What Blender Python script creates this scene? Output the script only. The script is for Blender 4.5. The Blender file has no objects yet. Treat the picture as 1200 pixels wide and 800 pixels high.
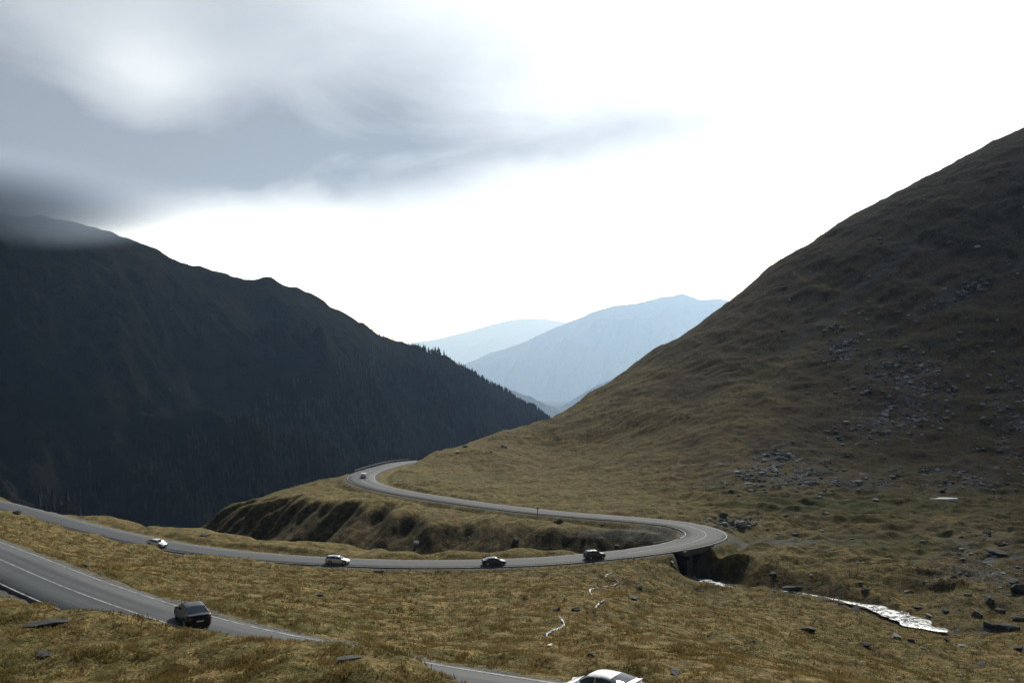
import bpy, bmesh, math, random
import numpy as np
from mathutils import Vector, Matrix, Euler
R = math.radians
rnd = random.Random(7)
NR = np.random.RandomState(11)
S = bpy.context.scene
COL = S.collection

# ------------------------------------------------------------------ camera
F = 1200 * 35 / 36.0            # focal length in photo pixels
cam_d = bpy.data.cameras.new("camera"); cam_d.lens = 35; cam_d.sensor_width = 36
cam_d.clip_start = 0.3; cam_d.clip_end = 150000
cam = bpy.data.objects.new("camera", cam_d); COL.objects.link(cam)
cam.rotation_euler = (R(90), 0, 0)
S.camera = cam

# ------------------------------------------------------------------ light
SUN_AZ, SUN_EL = 16.0, 38.0     # degrees right of the view axis, above the horizon
S.view_settings.view_transform = 'Standard'
S.view_settings.look = 'None'
S.view_settings.gamma = 1
S.view_settings.exposure = 0.0
S.view_settings.use_curve_mapping = False
S.cycles.max_bounces = 5; S.cycles.volume_bounces = 1
S.cycles.diffuse_bounces = 2; S.cycles.glossy_bounces = 2
S.cycles.use_denoising = True

sd = bpy.data.lights.new("sun", 'SUN'); sd.energy = 4.9; sd.angle = R(4); sd.color = (1.0, 0.95, 0.86)
sun = bpy.data.objects.new("sun", sd); COL.objects.link(sun)
az, el = R(SUN_AZ), R(SUN_EL)
sdir = Vector((math.sin(az) * math.cos(el), math.cos(az) * math.cos(el), math.sin(el)))
sun.rotation_euler = sdir.to_track_quat('Z', 'Y').to_euler()

# ---- node helpers
class NT:
    def __init__(s, tree): s.t = tree; s.n = tree.nodes; s.l = tree.links
    def new(s, typ, **kw):
        nd = s.n.new(typ)
        for k, v in kw.items():
            setattr(nd, k, v)
        return nd
    def put(s, sock, v):
        if isinstance(v, (int, float)): sock.default_value = v
        elif isinstance(v, (tuple, list)): sock.default_value = tuple(v) if len(v) == len(sock.default_value) else tuple(v) + (1,)
        else: s.l.new(v, sock)
    def m(s, op, a, b=None, c=None, clamp=False):
        nd = s.new('ShaderNodeMath', operation=op, use_clamp=clamp)
        s.put(nd.inputs[0], a)
        if b is not None: s.put(nd.inputs[1], b)
        if c is not None: s.put(nd.inputs[2], c)
        return nd.outputs[0]
    def mix(s, f, a, b, mode='MIX'):
        nd = s.new('ShaderNodeMix', data_type='RGBA', blend_type=mode)
        s.put(nd.inputs[0], f); s.put(nd.inputs[6], a); s.put(nd.inputs[7], b)
        return nd.outputs[2]
    def ramp(s, v, lo, hi, a=0.0, b=1.0, smooth=True):
        nd = s.new('ShaderNodeMapRange', interpolation_type='SMOOTHSTEP' if smooth else 'LINEAR')
        s.put(nd.inputs[0], v); s.put(nd.inputs[1], lo); s.put(nd.inputs[2], hi); s.put(nd.inputs[3], a); s.put(nd.inputs[4], b)
        return nd.outputs[0]
    def noise(s, vec, scale, detail=4, rough=0.55, dist=0.0):
        nd = s.new('ShaderNodeTexNoise'); nd.inputs['Scale'].default_value = scale
        nd.inputs['Detail'].default_value = detail; nd.inputs['Roughness'].default_value = rough
        nd.inputs['Distortion'].default_value = dist
        s.l.new(vec, nd.inputs['Vector']); return nd
    def mapping(s, vec, scale=(1, 1, 1), rot=(0, 0, 0), loc=(0, 0, 0)):
        nd = s.new('ShaderNodeMapping'); nd.inputs['Scale'].default_value = scale
        nd.inputs['Rotation'].default_value = rot; nd.inputs['Location'].default_value = loc
        s.l.new(vec, nd.inputs[0]); return nd.outputs[0]

# ---- world: Nishita sky almost wholly covered by a procedural cloud deck (laid out by direction)
W = bpy.data.worlds.new("World"); S.world = W; W.use_nodes = True
w = NT(W.node_tree); w.n.clear()
sky = w.new('ShaderNodeTexSky', sky_type='NISHITA', sun_disc=False)
sky.sun_elevation = el; sky.sun_rotation = az; sky.altitude = 1800
tc = w.new('ShaderNodeTexCoord'); sep = w.new('ShaderNodeSeparateXYZ'); w.l.new(tc.outputs['Generated'], sep.inputs[0])
X, Y, Z = sep.outputs
azn = w.m('MULTIPLY', w.m('ARCTAN2', X, Y), 57.2958)                      # degrees right of north
eln = w.m('MULTIPLY', w.m('ARCSINE', Z), 57.2958)                         # degrees above the horizon
comb = w.new('ShaderNodeCombineXYZ'); w.l.new(azn, comb.inputs[0]); w.l.new(eln, comb.inputs[1])
warp = w.noise(w.mapping(comb.outputs[0], (0.055, 0.11, 1), (0, 0, R(-12))), 1.0, 5, 0.5)
ws = w.new('ShaderNodeSeparateColor'); w.l.new(warp.outputs['Color'], ws.inputs[0])
wa = w.m('ADD', azn, w.m('MULTIPLY', w.m('SUBTRACT', ws.outputs[0], 0.5), 9))
we = w.m('ADD', eln, w.m('MULTIPLY', w.m('SUBTRACT', ws.outputs[1], 0.5), 5))
def blob(a0, e0, sa, se, rot=0.0):
    c_, s_ = math.cos(R(rot)), math.sin(R(rot))
    da = w.m('SUBTRACT', wa, a0); de = w.m('SUBTRACT', we, e0)
    p = w.m('DIVIDE', w.m('ADD', w.m('MULTIPLY', da, c_), w.m('MULTIPLY', de, s_)), sa)
    q = w.m('DIVIDE', w.m('SUBTRACT', w.m('MULTIPLY', de, c_), w.m('MULTIPLY', da, s_)), se)
    r2 = w.m('ADD', w.m('MULTIPLY', p, p), w.m('MULTIPLY', q, q))
    return w.m('EXPONENT', w.m('MULTIPLY', r2, -1.0))
# (azimuth, elevation, half widths, tilt, strength)
blobs = [(-33, 9.4, 15, 4.4, -4, 0.80), (-13, 9.7, 14, 3.6, 3, 0.66), (-22, 8.2, 12, 1.6, 4, 0.28), (3, 11.2, 13, 2.1, 8, 0.60),
         (-33, 17, 9, 7, 0, 0.62), (-15, 18, 9, 6, -20, 0.50), (-10, 13, 12, 2.2, 12, 0.22), (-5, 14.5, 7, 3.5, 15, 0.36), (-19.5, 13.2, 3.5, 1.6, 10, 0.0), (-55, 15, 25, 14, 0, 1.1),
         (26, 12.0, 4, 1.5, 0, 0.10)]
dens = None
for a0, e0, sa, se, ro, k in blobs:
    if k == 0: continue
    t = w.m('MULTIPLY', blob(a0, e0, sa, se, ro), k)
    dens = t if dens is None else w.m('ADD', dens, t)
fine = w.noise(w.mapping(comb.outputs[0], (0.10, 0.22, 1), (0, 0, R(-14))), 1.0, 7, 0.55, 0.5)
dens = w.m('MULTIPLY', dens, w.ramp(fine.outputs[0], 0.28, 0.72, 0.55, 1.20, False))
hole = blob(-20.5, 14.2, 3.0, 2.0, 12)
dens = w.m('SUBTRACT', dens, w.m('MULTIPLY', hole, 0.5), clamp=True)
up = w.ramp(eln, 24, 60, 0.0, 0.8)                                       # the deck thickens overhead
dens = w.m('ADD', dens, up, clamp=True)
fwd = w.ramp(w.m('COSINE', w.m('MULTIPLY', w.m('SUBTRACT', azn, 14.0), 0.0174533)), -0.2, 0.9, 0.0, 1.0)
bright = w.mix(fwd, (0.085, 0.125, 0.20), (1.42, 1.50, 1.58))
dark = w.mix(fwd, (0.045, 0.065, 0.10), (0.275, 0.298, 0.325))
veilm = w.m('MULTIPLY', w.m('ADD', blob(-28, 14, 20, 13, 0), w.m('MULTIPLY', blob(-8, 15, 13, 7, 15), 0.45), clamp=True), w.ramp(fine.outputs[0], 0.25, 0.75, 1.05, 0.70, False), clamp=True)
bright = w.mix(w.m('MULTIPLY', veilm, 0.93), bright, (0.76, 0.80, 0.83))
cloud = w.mix(dens, bright, dark)
low = w.m('MULTIPLY', w.ramp(eln, 1.0, 9.0, 1.0, 0.0), fwd)
cloud = w.mix(w.m('MULTIPLY', low, 0.8), cloud, (3.9, 4.1, 4.25))
cloud = w.mix(w.ramp(eln, 20, 42, 0.0, 1.0), cloud, w.mix(1.0, cloud, (0.22, 0.26, 0.34), 'MULTIPLY'))
veil = w.mix(1.0, cloud, (10, 10, 10), 'MULTIPLY')                       # background strength is 0.1
skyc = w.mix(0.94, sky.outputs[0], veil)
bg = w.new('ShaderNodeBackground'); w.l.new(skyc, bg.inputs[0]); bg.inputs[1].default_value = 0.1
wo = w.new('ShaderNodeOutputWorld'); w.l.new(bg.outputs[0], wo.inputs[0])

# ------------------------------------------------------------------ helpers
def P(u, v, D):
    """photo pixel + depth -> world point (camera at the origin, level, looking along +Y)"""
    return ((u - 600) / F * D, D, -(v - 400) / F * D)

def sstep(a, b, x):
    t = np.clip((x - a) / (b - a), 0, 1); return t * t * (3 - 2 * t)

def _hash(ix, iy, seed):
    h = (ix.astype(np.int64) * 374761393 + iy.astype(np.int64) * 668265263 + seed * 974634777) & 0x7fffffff
    h = ((h ^ (h >> 13)) * 1274126177) & 0x7fffffff
    h = (h ^ (h >> 16)) & 0xffff
    return h / 65535.0 * 2 * math.pi
def gnoise(x, y, seed=0):
    x = np.asarray(x, float); y = np.asarray(y, float)
    ix = np.floor(x); iy = np.floor(y); fx = x - ix; fy = y - iy
    ux = fx ** 3 * (fx * (fx * 6 - 15) + 10); uy = fy ** 3 * (fy * (fy * 6 - 15) + 10)
    def g(dx, dy):
        a = _hash(ix + dx, iy + dy, seed); return np.cos(a) * (fx - dx) + np.sin(a) * (fy - dy)
    a = g(0, 0); b = g(1, 0); c = g(0, 1); d = g(1, 1)
    return (a + (b - a) * ux + (c - a) * uy + (a - b - c + d) * ux * uy) * 1.5
def fbm(x, y, wl, octs, seed=0, gain=0.5):
    s = 0; a = 1.0
    for i in range(octs):
        s = s + a * gnoise(x / wl + 13.7 * i, y / wl - 7.1 * i, seed + i); wl *= 0.5; a *= gain
    return s
def ridged(x, y, wl, octs, seed=0, gain=0.5):
    s = 0; a = 1.0
    for i in range(octs):
        s = s + a * (1 - np.abs(gnoise(x / wl + 3.7 * i, y / wl - 9.1 * i, seed + i)) * 2); wl *= 0.5; a *= gain
    return s

def grid_mesh(name, V, nu, nv, mat, closed_u=False, smooth=True, attr=None, uv=None):
    """V: (nv*nu,3), row-major rows nv"""
    me = bpy.data.meshes.new(name)
    V = np.ascontiguousarray(V, dtype=np.float32)
    me.vertices.add(len(V)); me.vertices.foreach_set('co', V.ravel())
    cu = nu if closed_u else nu - 1
    i = np.arange(cu); j = np.arange(nv - 1)
    I, J = np.meshgrid(i, j)
    I2 = (I + 1) % nu
    q = np.stack([J * nu + I, J * nu + I2, (J + 1) * nu + I2, (J + 1) * nu + I], -1).reshape(-1, 4)
    nf = len(q)
    me.loops.add(nf * 4); me.loops.foreach_set('vertex_index', q.ravel().astype(np.int32))
    me.polygons.add(nf); me.polygons.foreach_set('loop_start', np.arange(0, nf * 4, 4, dtype=np.int32))
    me.polygons.foreach_set('loop_total', np.full(nf, 4, np.int32))
    me.polygons.foreach_set('use_smooth', np.full(nf, smooth, bool))
    if attr is not None:
        for k, A in attr.items():
            at = me.attributes.new(k, 'FLOAT_COLOR', 'POINT'); at.data.foreach_set('color', np.ascontiguousarray(A, dtype=np.float32).ravel())
    me.update(); me.validate()
    o = bpy.data.objects.new(name, me); COL.objects.link(o)
    if mat: me.materials.append(mat)
    return o
def poly_mesh(name, V, Fc, mat, smooth=False, parent=None, attr=None):
    """V (n,3), Fc (m,k) all faces with k corners"""
    me = bpy.data.meshes.new(name)
    V = np.ascontiguousarray(V, dtype=np.float32); Fc = np.ascontiguousarray(Fc, dtype=np.int32)
    me.vertices.add(len(V)); me.vertices.foreach_set('co', V.ravel())
    nf, k = Fc.shape
    me.loops.add(nf * k); me.loops.foreach_set('vertex_index', Fc.ravel())
    me.polygons.add(nf); me.polygons.foreach_set('loop_start', np.arange(0, nf * k, k, dtype=np.int32))
    me.polygons.foreach_set('loop_total', np.full(nf, k, np.int32))
    me.polygons.foreach_set('use_smooth', np.full(nf, smooth, bool))
    if attr is not None:
        for kk, A in attr.items():
            at = me.attributes.new(kk, 'FLOAT_COLOR', 'POINT'); at.data.foreach_set('color', np.ascontiguousarray(A, dtype=np.float32).ravel())
    me.update(); me.validate()
    o = bpy.data.objects.new(name, me); COL.objects.link(o)
    if mat: me.materials.append(mat)
    if parent: o.parent = parent
    return o
def tag(o, label=None, cat=None, group=None, kind=None):
    if label: o['label'] = label
    if cat: o['category'] = cat
    if group: o['group'] = group
    if kind: o['kind'] = kind
    return o
def bm_obj(name, bm, mat, parent=None, smooth=False):
    me = bpy.data.meshes.new(name); bmesh.ops.recalc_face_normals(bm, faces=bm.faces[:]); bm.to_mesh(me); bm.free()
    if smooth:
        for p in me.polygons: p.use_smooth = True
    if mat: me.materials.append(mat)
    o = bpy.data.objects.new(name, me); COL.objects.link(o)
    if parent: o.parent = parent
    return o
def box(bm, sx, sy, sz, loc=(0, 0, 0), rot=(0, 0, 0), bev=0.0):
    M = Matrix.Translation(loc) @ Euler(rot).to_matrix().to_4x4() @ Matrix.Diagonal((sx, sy, sz, 1))
    r = bmesh.ops.create_cube(bm, size=1, matrix=M)
    if bev:
        es = list({e for v in r['verts'] for e in v.link_edges})
        bmesh.ops.bevel(bm, geom=es, offset=bev, segments=2, affect='EDGES')

# ------------------------------------------------------------------ materials
def mat(name):
    m = bpy.data.materials.new(name); m.use_nodes = True
    n = NT(m.node_tree); b = m.node_tree.nodes['Principled BSDF']; return m, n, b
def simple(name, col, rough=0.5, metal=0.0, coat=0.0, spec=0.5, emis=None):
    m, n, b = mat(name)
    tcn = n.new('ShaderNodeTexCoord')
    ns = n.noise(tcn.outputs['Object'], 9, 4)
    c = n.mix(n.ramp(ns.outputs[0], 0.3, 0.75), tuple(x * 0.88 for x in col), tuple(min(1, x * 1.08) for x in col))
    n.l.new(c, b.inputs['Base Color'])
    b.inputs['Roughness'].default_value = rough; b.inputs['Metallic'].default_value = metal
    b.inputs['Coat Weight'].default_value = coat; b.inputs['Coat Roughness'].default_value = 0.08
    b.inputs['Specular IOR Level'].default_value = spec
    return m

def ground_material():
    m, n, b = mat("grass_ground")
    tcn = n.new('ShaderNodeTexCoord'); obj = tcn.outputs['Object']
    at = n.new('ShaderNodeAttribute', attribute_name='cov'); sc = n.new('ShaderNodeSeparateColor'); n.l.new(at.outputs['Color'], sc.inputs[0])
    heath, green, stone = sc.outputs; soil = at.outputs['Alpha']
    n1 = n.noise(obj, 0.09, 6, 0.6); n2 = n.noise(obj, 0.7, 6, 0.65, 0.6); n3 = n.noise(obj, 4.0, 5, 0.65)
    n4 = n.noise(n.mapping(obj, (1, 0.35, 1), (0, 0, R(25))), 0.28, 5, 0.6, 1.0)
    n5 = n.noise(obj, 1.7, 4, 0.6, 0.3)
    straw = n.mix(n.ramp(n3.outputs[0], 0.3, 0.7), (0.150, 0.105, 0.036), (0.320, 0.235, 0.095))
    olive = n.mix(n.ramp(n3.outputs[0], 0.3, 0.7), (0.056, 0.052, 0.015), (0.120, 0.106, 0.036))
    c = n.mix(n.ramp(n2.outputs[0], 0.36, 0.60), straw, olive)
    c = n.mix(n.ramp(n1.outputs[0], 0.42, 0.66, 0, 0.45), c, olive)
    rust = n.mix(n.ramp(n3.outputs[0], 0.3, 0.7), (0.060, 0.034, 0.014), (0.135, 0.078, 0.032))
    c = n.mix(n.ramp(n4.outputs[0], 0.50, 0.68, 0, 0.65), c, rust)
    gr = n.mix(n.ramp(n3.outputs[0], 0.3, 0.7), (0.035, 0.044, 0.010), (0.085, 0.098, 0.026))
    c = n.mix(n.m('MULTIPLY', green, n.ramp(n5.outputs[0], 0.3, 0.6, 0.5, 1.0)), c, gr)
    hc = n.mix(n.ramp(n2.outputs[0], 0.35, 0.65), (0.046, 0.034, 0.015), (0.085, 0.064, 0.027))
    hc = n.mix(n.ramp(n5.outputs[0], 0.50, 0.68), hc, (0.125, 0.098, 0.044))
    hc = n.mix(n.ramp(n4.outputs[0], 0.50, 0.64, 0, 0.7), hc, (0.066, 0.026, 0.015))
    c = n.mix(heath, c, hc)
    so = n.mix(n.ramp(n3.outputs[0], 0.3, 0.7), (0.018, 0.013, 0.007), (0.050, 0.038, 0.018))
    c = n.mix(n.m('MULTIPLY', soil, n.ramp(n2.outputs[0], 0.25, 0.6, 0.35, 1.0)), c, so)
    # dark hollows and tufts of rank grass
    c = n.mix(n.ramp(n5.outputs[0], 0.60, 0.75, 0, 0.45), c, (0.040, 0.032, 0.014))
    st = n.mix(n.ramp(n3.outputs[0], 0.35, 0.65), (0.055, 0.058, 0.055), (0.16, 0.165, 0.16))
    c = n.mix(n.m('MULTIPLY', stone, n.ramp(n5.outputs[0], 0.3, 0.62, 0.35, 1.0)), c, st)
    n.l.new(c, b.inputs['Base Color']); b.inputs['Roughness'].default_value = 0.95
    b.inputs['Specular IOR Level'].default_value = 0.12
    hgt = n.m('ADD', n.m('MULTIPLY', n2.outputs[0], 0.9), n.m('ADD', n.m('MULTIPLY', n3.outputs[0], 0.22), n.m('MULTIPLY', n5.outputs[0], 0.5)))
    bp = n.new('ShaderNodeBump'); bp.inputs['Strength'].default_value = 0.8; bp.inputs['Distance'].default_value = 0.55
    n.l.new(hgt, bp.inputs['Height']); n.l.new(bp.outputs[0], b.inputs['Normal'])
    return m
M_ground = ground_material()

def mountain_material(name, a, bcol, rock, scale=0.02, rockth=0.62, bump=12.0):
    m, n, b = mat(name)
    tcn = n.new('ShaderNodeTexCoord'); obj = tcn.outputs['Object']
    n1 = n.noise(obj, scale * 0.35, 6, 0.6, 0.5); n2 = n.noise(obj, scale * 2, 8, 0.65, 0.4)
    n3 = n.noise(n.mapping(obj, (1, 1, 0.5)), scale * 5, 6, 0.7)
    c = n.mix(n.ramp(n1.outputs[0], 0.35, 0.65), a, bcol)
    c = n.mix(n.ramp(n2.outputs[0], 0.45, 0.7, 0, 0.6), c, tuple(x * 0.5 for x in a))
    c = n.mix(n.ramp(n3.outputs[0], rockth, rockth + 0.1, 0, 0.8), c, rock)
    n.l.new(c, b.inputs['Base Color']); b.inputs['Roughness'].default_value = 1.0; b.inputs['Specular IOR Level'].default_value = 0.0
    bp = n.new('ShaderNodeBump'); bp.inputs['Strength'].default_value = 0.8; bp.inputs['Distance'].default_value = bump
    n.l.new(n.m('ADD', n2.outputs[0], n.m('MULTIPLY', n3.outputs[0], 0.5)), bp.inputs['Height']); n.l.new(bp.outputs[0], b.inputs['Normal'])
    return m

def rock_material(name, lo, hi, lichen=0.5):
    m, n, b = mat(name)
    tcn = n.new('ShaderNodeTexCoord'); obj = tcn.outputs['Object']
    n1 = n.noise(obj, 1.6, 6, 0.65, 0.4); n2 = n.noise(obj, 9, 5, 0.7)
    c = n.mix(n.ramp(n1.outputs[0], 0.3, 0.7), lo, hi)
    c = n.mix(n.ramp(n2.outputs[0], 0.55, 0.72, 0, lichen), c, (0.20, 0.20, 0.17))
    c = n.mix(n.ramp(n1.outputs[0], 0.6, 0.75, 0, 0.5), c, (0.05, 0.05, 0.025))
    n.l.new(c, b.inputs['Base Color']); b.inputs['Roughness'].default_value = 0.85; b.inputs['Specular IOR Level'].default_value = 0.3
    bp = n.new('ShaderNodeBump'); bp.inputs['Strength'].default_value = 0.9; bp.inputs['Distance'].default_value = 0.16
    n.l.new(n.m('ADD', n1.outputs[0], n2.outputs[0]), bp.inputs['Height']); n.l.new(bp.outputs[0], b.inputs['Normal'])
    return m
M_rock = rock_material("grey_rock", (0.042, 0.045, 0.044), (0.115, 0.120, 0.115))
M_rockpale = rock_material("pale_rock", (0.20, 0.205, 0.20), (0.36, 0.36, 0.34))
M_rockdark = rock_material("dark_rock", (0.022, 0.024, 0.026), (0.065, 0.068, 0.07), 0.15)
M_conc = rock_material("concrete", (0.10, 0.10, 0.095), (0.19, 0.19, 0.175), 0.2)

# ------------------------------------------------------------------ the road line (one continuous road)
road_pts = [(60, 38, -17.4), (30, 43.5, -18.1), (14, 47, -18.6)]
road_pts += [P(705, 834, 50), P(600, 817, 54), P(470, 795, 59), P(380, 775, 63), P(235, 742.5, 69), P(100, 698, 80), P(0, 656, 95)]
road_pts += [(-66, 118, -23.5), (-92, 150, -26.5), (-124, 176, -29), (-160, 196, -31), (-188, 216, -32.6), (-196, 238, -33.8), (-182, 250, -34.7), (-152, 246, -35.6)]
road_pts += [P(0, 592, 226), P(95, 617, 211), P(190, 638, 200), P(290, 651, 194), P(398, 658, 190.5), P(490, 660.5, 190.5), P(577, 659.5, 192), P(640, 657, 194), P(693, 652.5, 197.5), P(745, 647, 202)]
road_pts += [P(788, 640.5, 208), P(815, 634, 213), P(828, 627.5, 219.5), P(820, 620.5, 227), P(795, 614, 234), P(755, 609.5, 239.5), P(700, 605, 246), P(640, 600, 253.5), P(560, 590.5, 268), P(490, 580, 284), P(450, 572.5, 296)]
road_pts += [P(428, 565.5, 306), P(423, 558.5, 319), P(433, 552.5, 333), P(450, 547, 350), P(472, 542, 374), P(510, 540, 402), (-16, 440, -56), (20, 480, -70)]
RP = np.array(road_pts, float)
def catmull(Pn, step=1.0):
    out = []
    Q = np.vstack([2 * Pn[0] - Pn[1], Pn, 2 * Pn[-1] - Pn[-2]])
    for i in range(1, len(Q) - 2):
        p0, p1, p2, p3 = Q[i - 1], Q[i], Q[i + 1], Q[i + 2]
        n = max(2, int(np.linalg.norm(p2 - p1) / step))
        # centripetal
        t0 = 0; t1 = t0 + np.linalg.norm(p1 - p0) ** .5; t2 = t1 + np.linalg.norm(p2 - p1) ** .5; t3 = t2 + np.linalg.norm(p3 - p2) ** .5
        for t in np.linspace(t1, t2, n, endpoint=False):
            A1 = (t1 - t) / (t1 - t0) * p0 + (t - t0) / (t1 - t0) * p1; A2 = (t2 - t) / (t2 - t1) * p1 + (t - t1) / (t2 - t1) * p2
            A3 = (t3 - t) / (t3 - t2) * p2 + (t - t2) / (t3 - t2) * p3
            B1 = (t2 - t) / (t2 - t0) * A1 + (t - t0) / (t2 - t0) * A2; B2 = (t3 - t) / (t3 - t1) * A2 + (t - t1) / (t3 - t1) * A3
            out.append((t2 - t) / (t2 - t1) * B1 + (t - t1) / (t2 - t1) * B2)
    out.append(Pn[-1]); return np.array(out)
RC = catmull(RP, 1.0)
for _ in range(6):                                   # smooth heights and kinks
    RC[1:-1] = RC[1:-1] * 0.5 + 0.25 * (RC[:-2] + RC[2:])
RT = np.gradient(RC, axis=0); RT /= np.linalg.norm(RT[:, :2], axis=1)[:, None]
RN = np.stack([RT[:, 1], -RT[:, 0]], 1)              # right-hand normal
RS = np.concatenate([[0], np.cumsum(np.linalg.norm(np.diff(RC[:, :2], axis=0), axis=1))])
HALF = np.full(len(RC), 3.3)
def near_idx(pt): return int(np.argmin(((RC[:, :2] - np.array(pt)[:2]) ** 2).sum(1)))
for pt, extra, wd in [(P(828, 627.5, 219.5), 1.3, 14), (P(423, 560, 316), 1.0, 14)]:   # widened bends
    i0 = near_idx(pt); HALF += extra * np.exp(-((RS - RS[i0]) / wd) ** 2)

def nearest_on(line, x, y, maxd=60):
    """signed distance (right +) and interpolated index for points near the polyline"""
    n = len(x); d = np.full(n, 1e9); sgn = np.zeros(n); idx = np.zeros(n)
    lo = line[:, :2].min(0) - maxd; hi = line[:, :2].max(0) + maxd
    sel = np.where((x > lo[0]) & (x < hi[0]) & (y > lo[1]) & (y < hi[1]))[0]
    A = line[:-1, :2]; B = line[1:, :2]
    mid = line[::4, :2]
    for s in range(0, len(sel), 40000):
        k = sel[s:s + 40000]; px = x[k][:, None]; py = y[k][:, None]
        dm = (px - mid[:, 0]) ** 2 + (py - mid[:, 1]) ** 2
        j = np.argmin(dm, 1); dmin = np.sqrt(dm[np.arange(len(k)), j])
        ok = dmin < maxd + 5
        k = k[ok]; j = j[ok] * 4
        if len(k) == 0: continue
        best = np.full(len(k), 1e9); bs = np.zeros(len(k)); bi = np.zeros(len(k))
        for off in range(-5, 6):
            jj = np.clip(j + off, 0, len(A) - 1)
            a = A[jj]; bb = B[jj]; ab = bb - a; ap = np.stack([x[k], y[k]], 1) - a
            t = np.clip((ap * ab).sum(1) / (ab * ab).sum(1), 0, 1)
            q = ap - ab * t[:, None]; dd = np.sqrt((q * q).sum(1))
            cr = ap[:, 0] * ab[:, 1] - ap[:, 1] * ab[:, 0]
            u = dd < best
            best[u] = dd[u]; bs[u] = np.sign(cr[u]); bi[u] = (jj + t)[u]
        d[k] = best; sgn[k] = bs; idx[k] = bi
    return d, sgn, idx

# ------------------------------------------------------------------ stream bed: upstream (right) -> bridge -> ravine (left)
BED = catmull(np.array([(135, 148, -42.6), P(1265, 737, 153), P(1180, 739, 155), P(1120, 740, 157), P(1088, 734, 160), P(1050, 719, 169), P(1020, 711, 174), P(985, 703, 180), P(925, 693, 187.5), P(865, 689, 192), P(830, 681, 199),
       (37.2, 207, -49.0), (35.0, 212.5, -49.2), (29, 218, -49.8), (19, 220, -50.6), (6, 221, -51.6), (-8, 224, -53), (-24, 229, -55), (-44, 238, -57.5), (-66, 252, -61),
       (-90, 268, -66), (-122, 300, -78), (-170, 352, -100), (-240, 420, -150), (-330, 520, -230)], float), 1.0)
BRI = int(np.argmin(((BED[:, :2] - np.array([36.8, 209.3])) ** 2).sum(1)))
BRP = BED[BRI]
bi = np.arange(len(BED)) - BRI
bed_half = np.where(bi < 0, 1.5, 1.6) + 2.4 * np.exp(-((BED[:, 0] - 65) / 4.6) ** 2) * (bi < 0)
bed_slope = np.where(bi < -9, 0.75, 0.62) + 6 * np.exp(-(bi / 6.5) ** 4)
bed_half = bed_half + 1.0 * np.exp(-(bi / 6.5) ** 4) + 3.4 * np.exp(-((bi + 13) / 8.0) ** 2)

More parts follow.
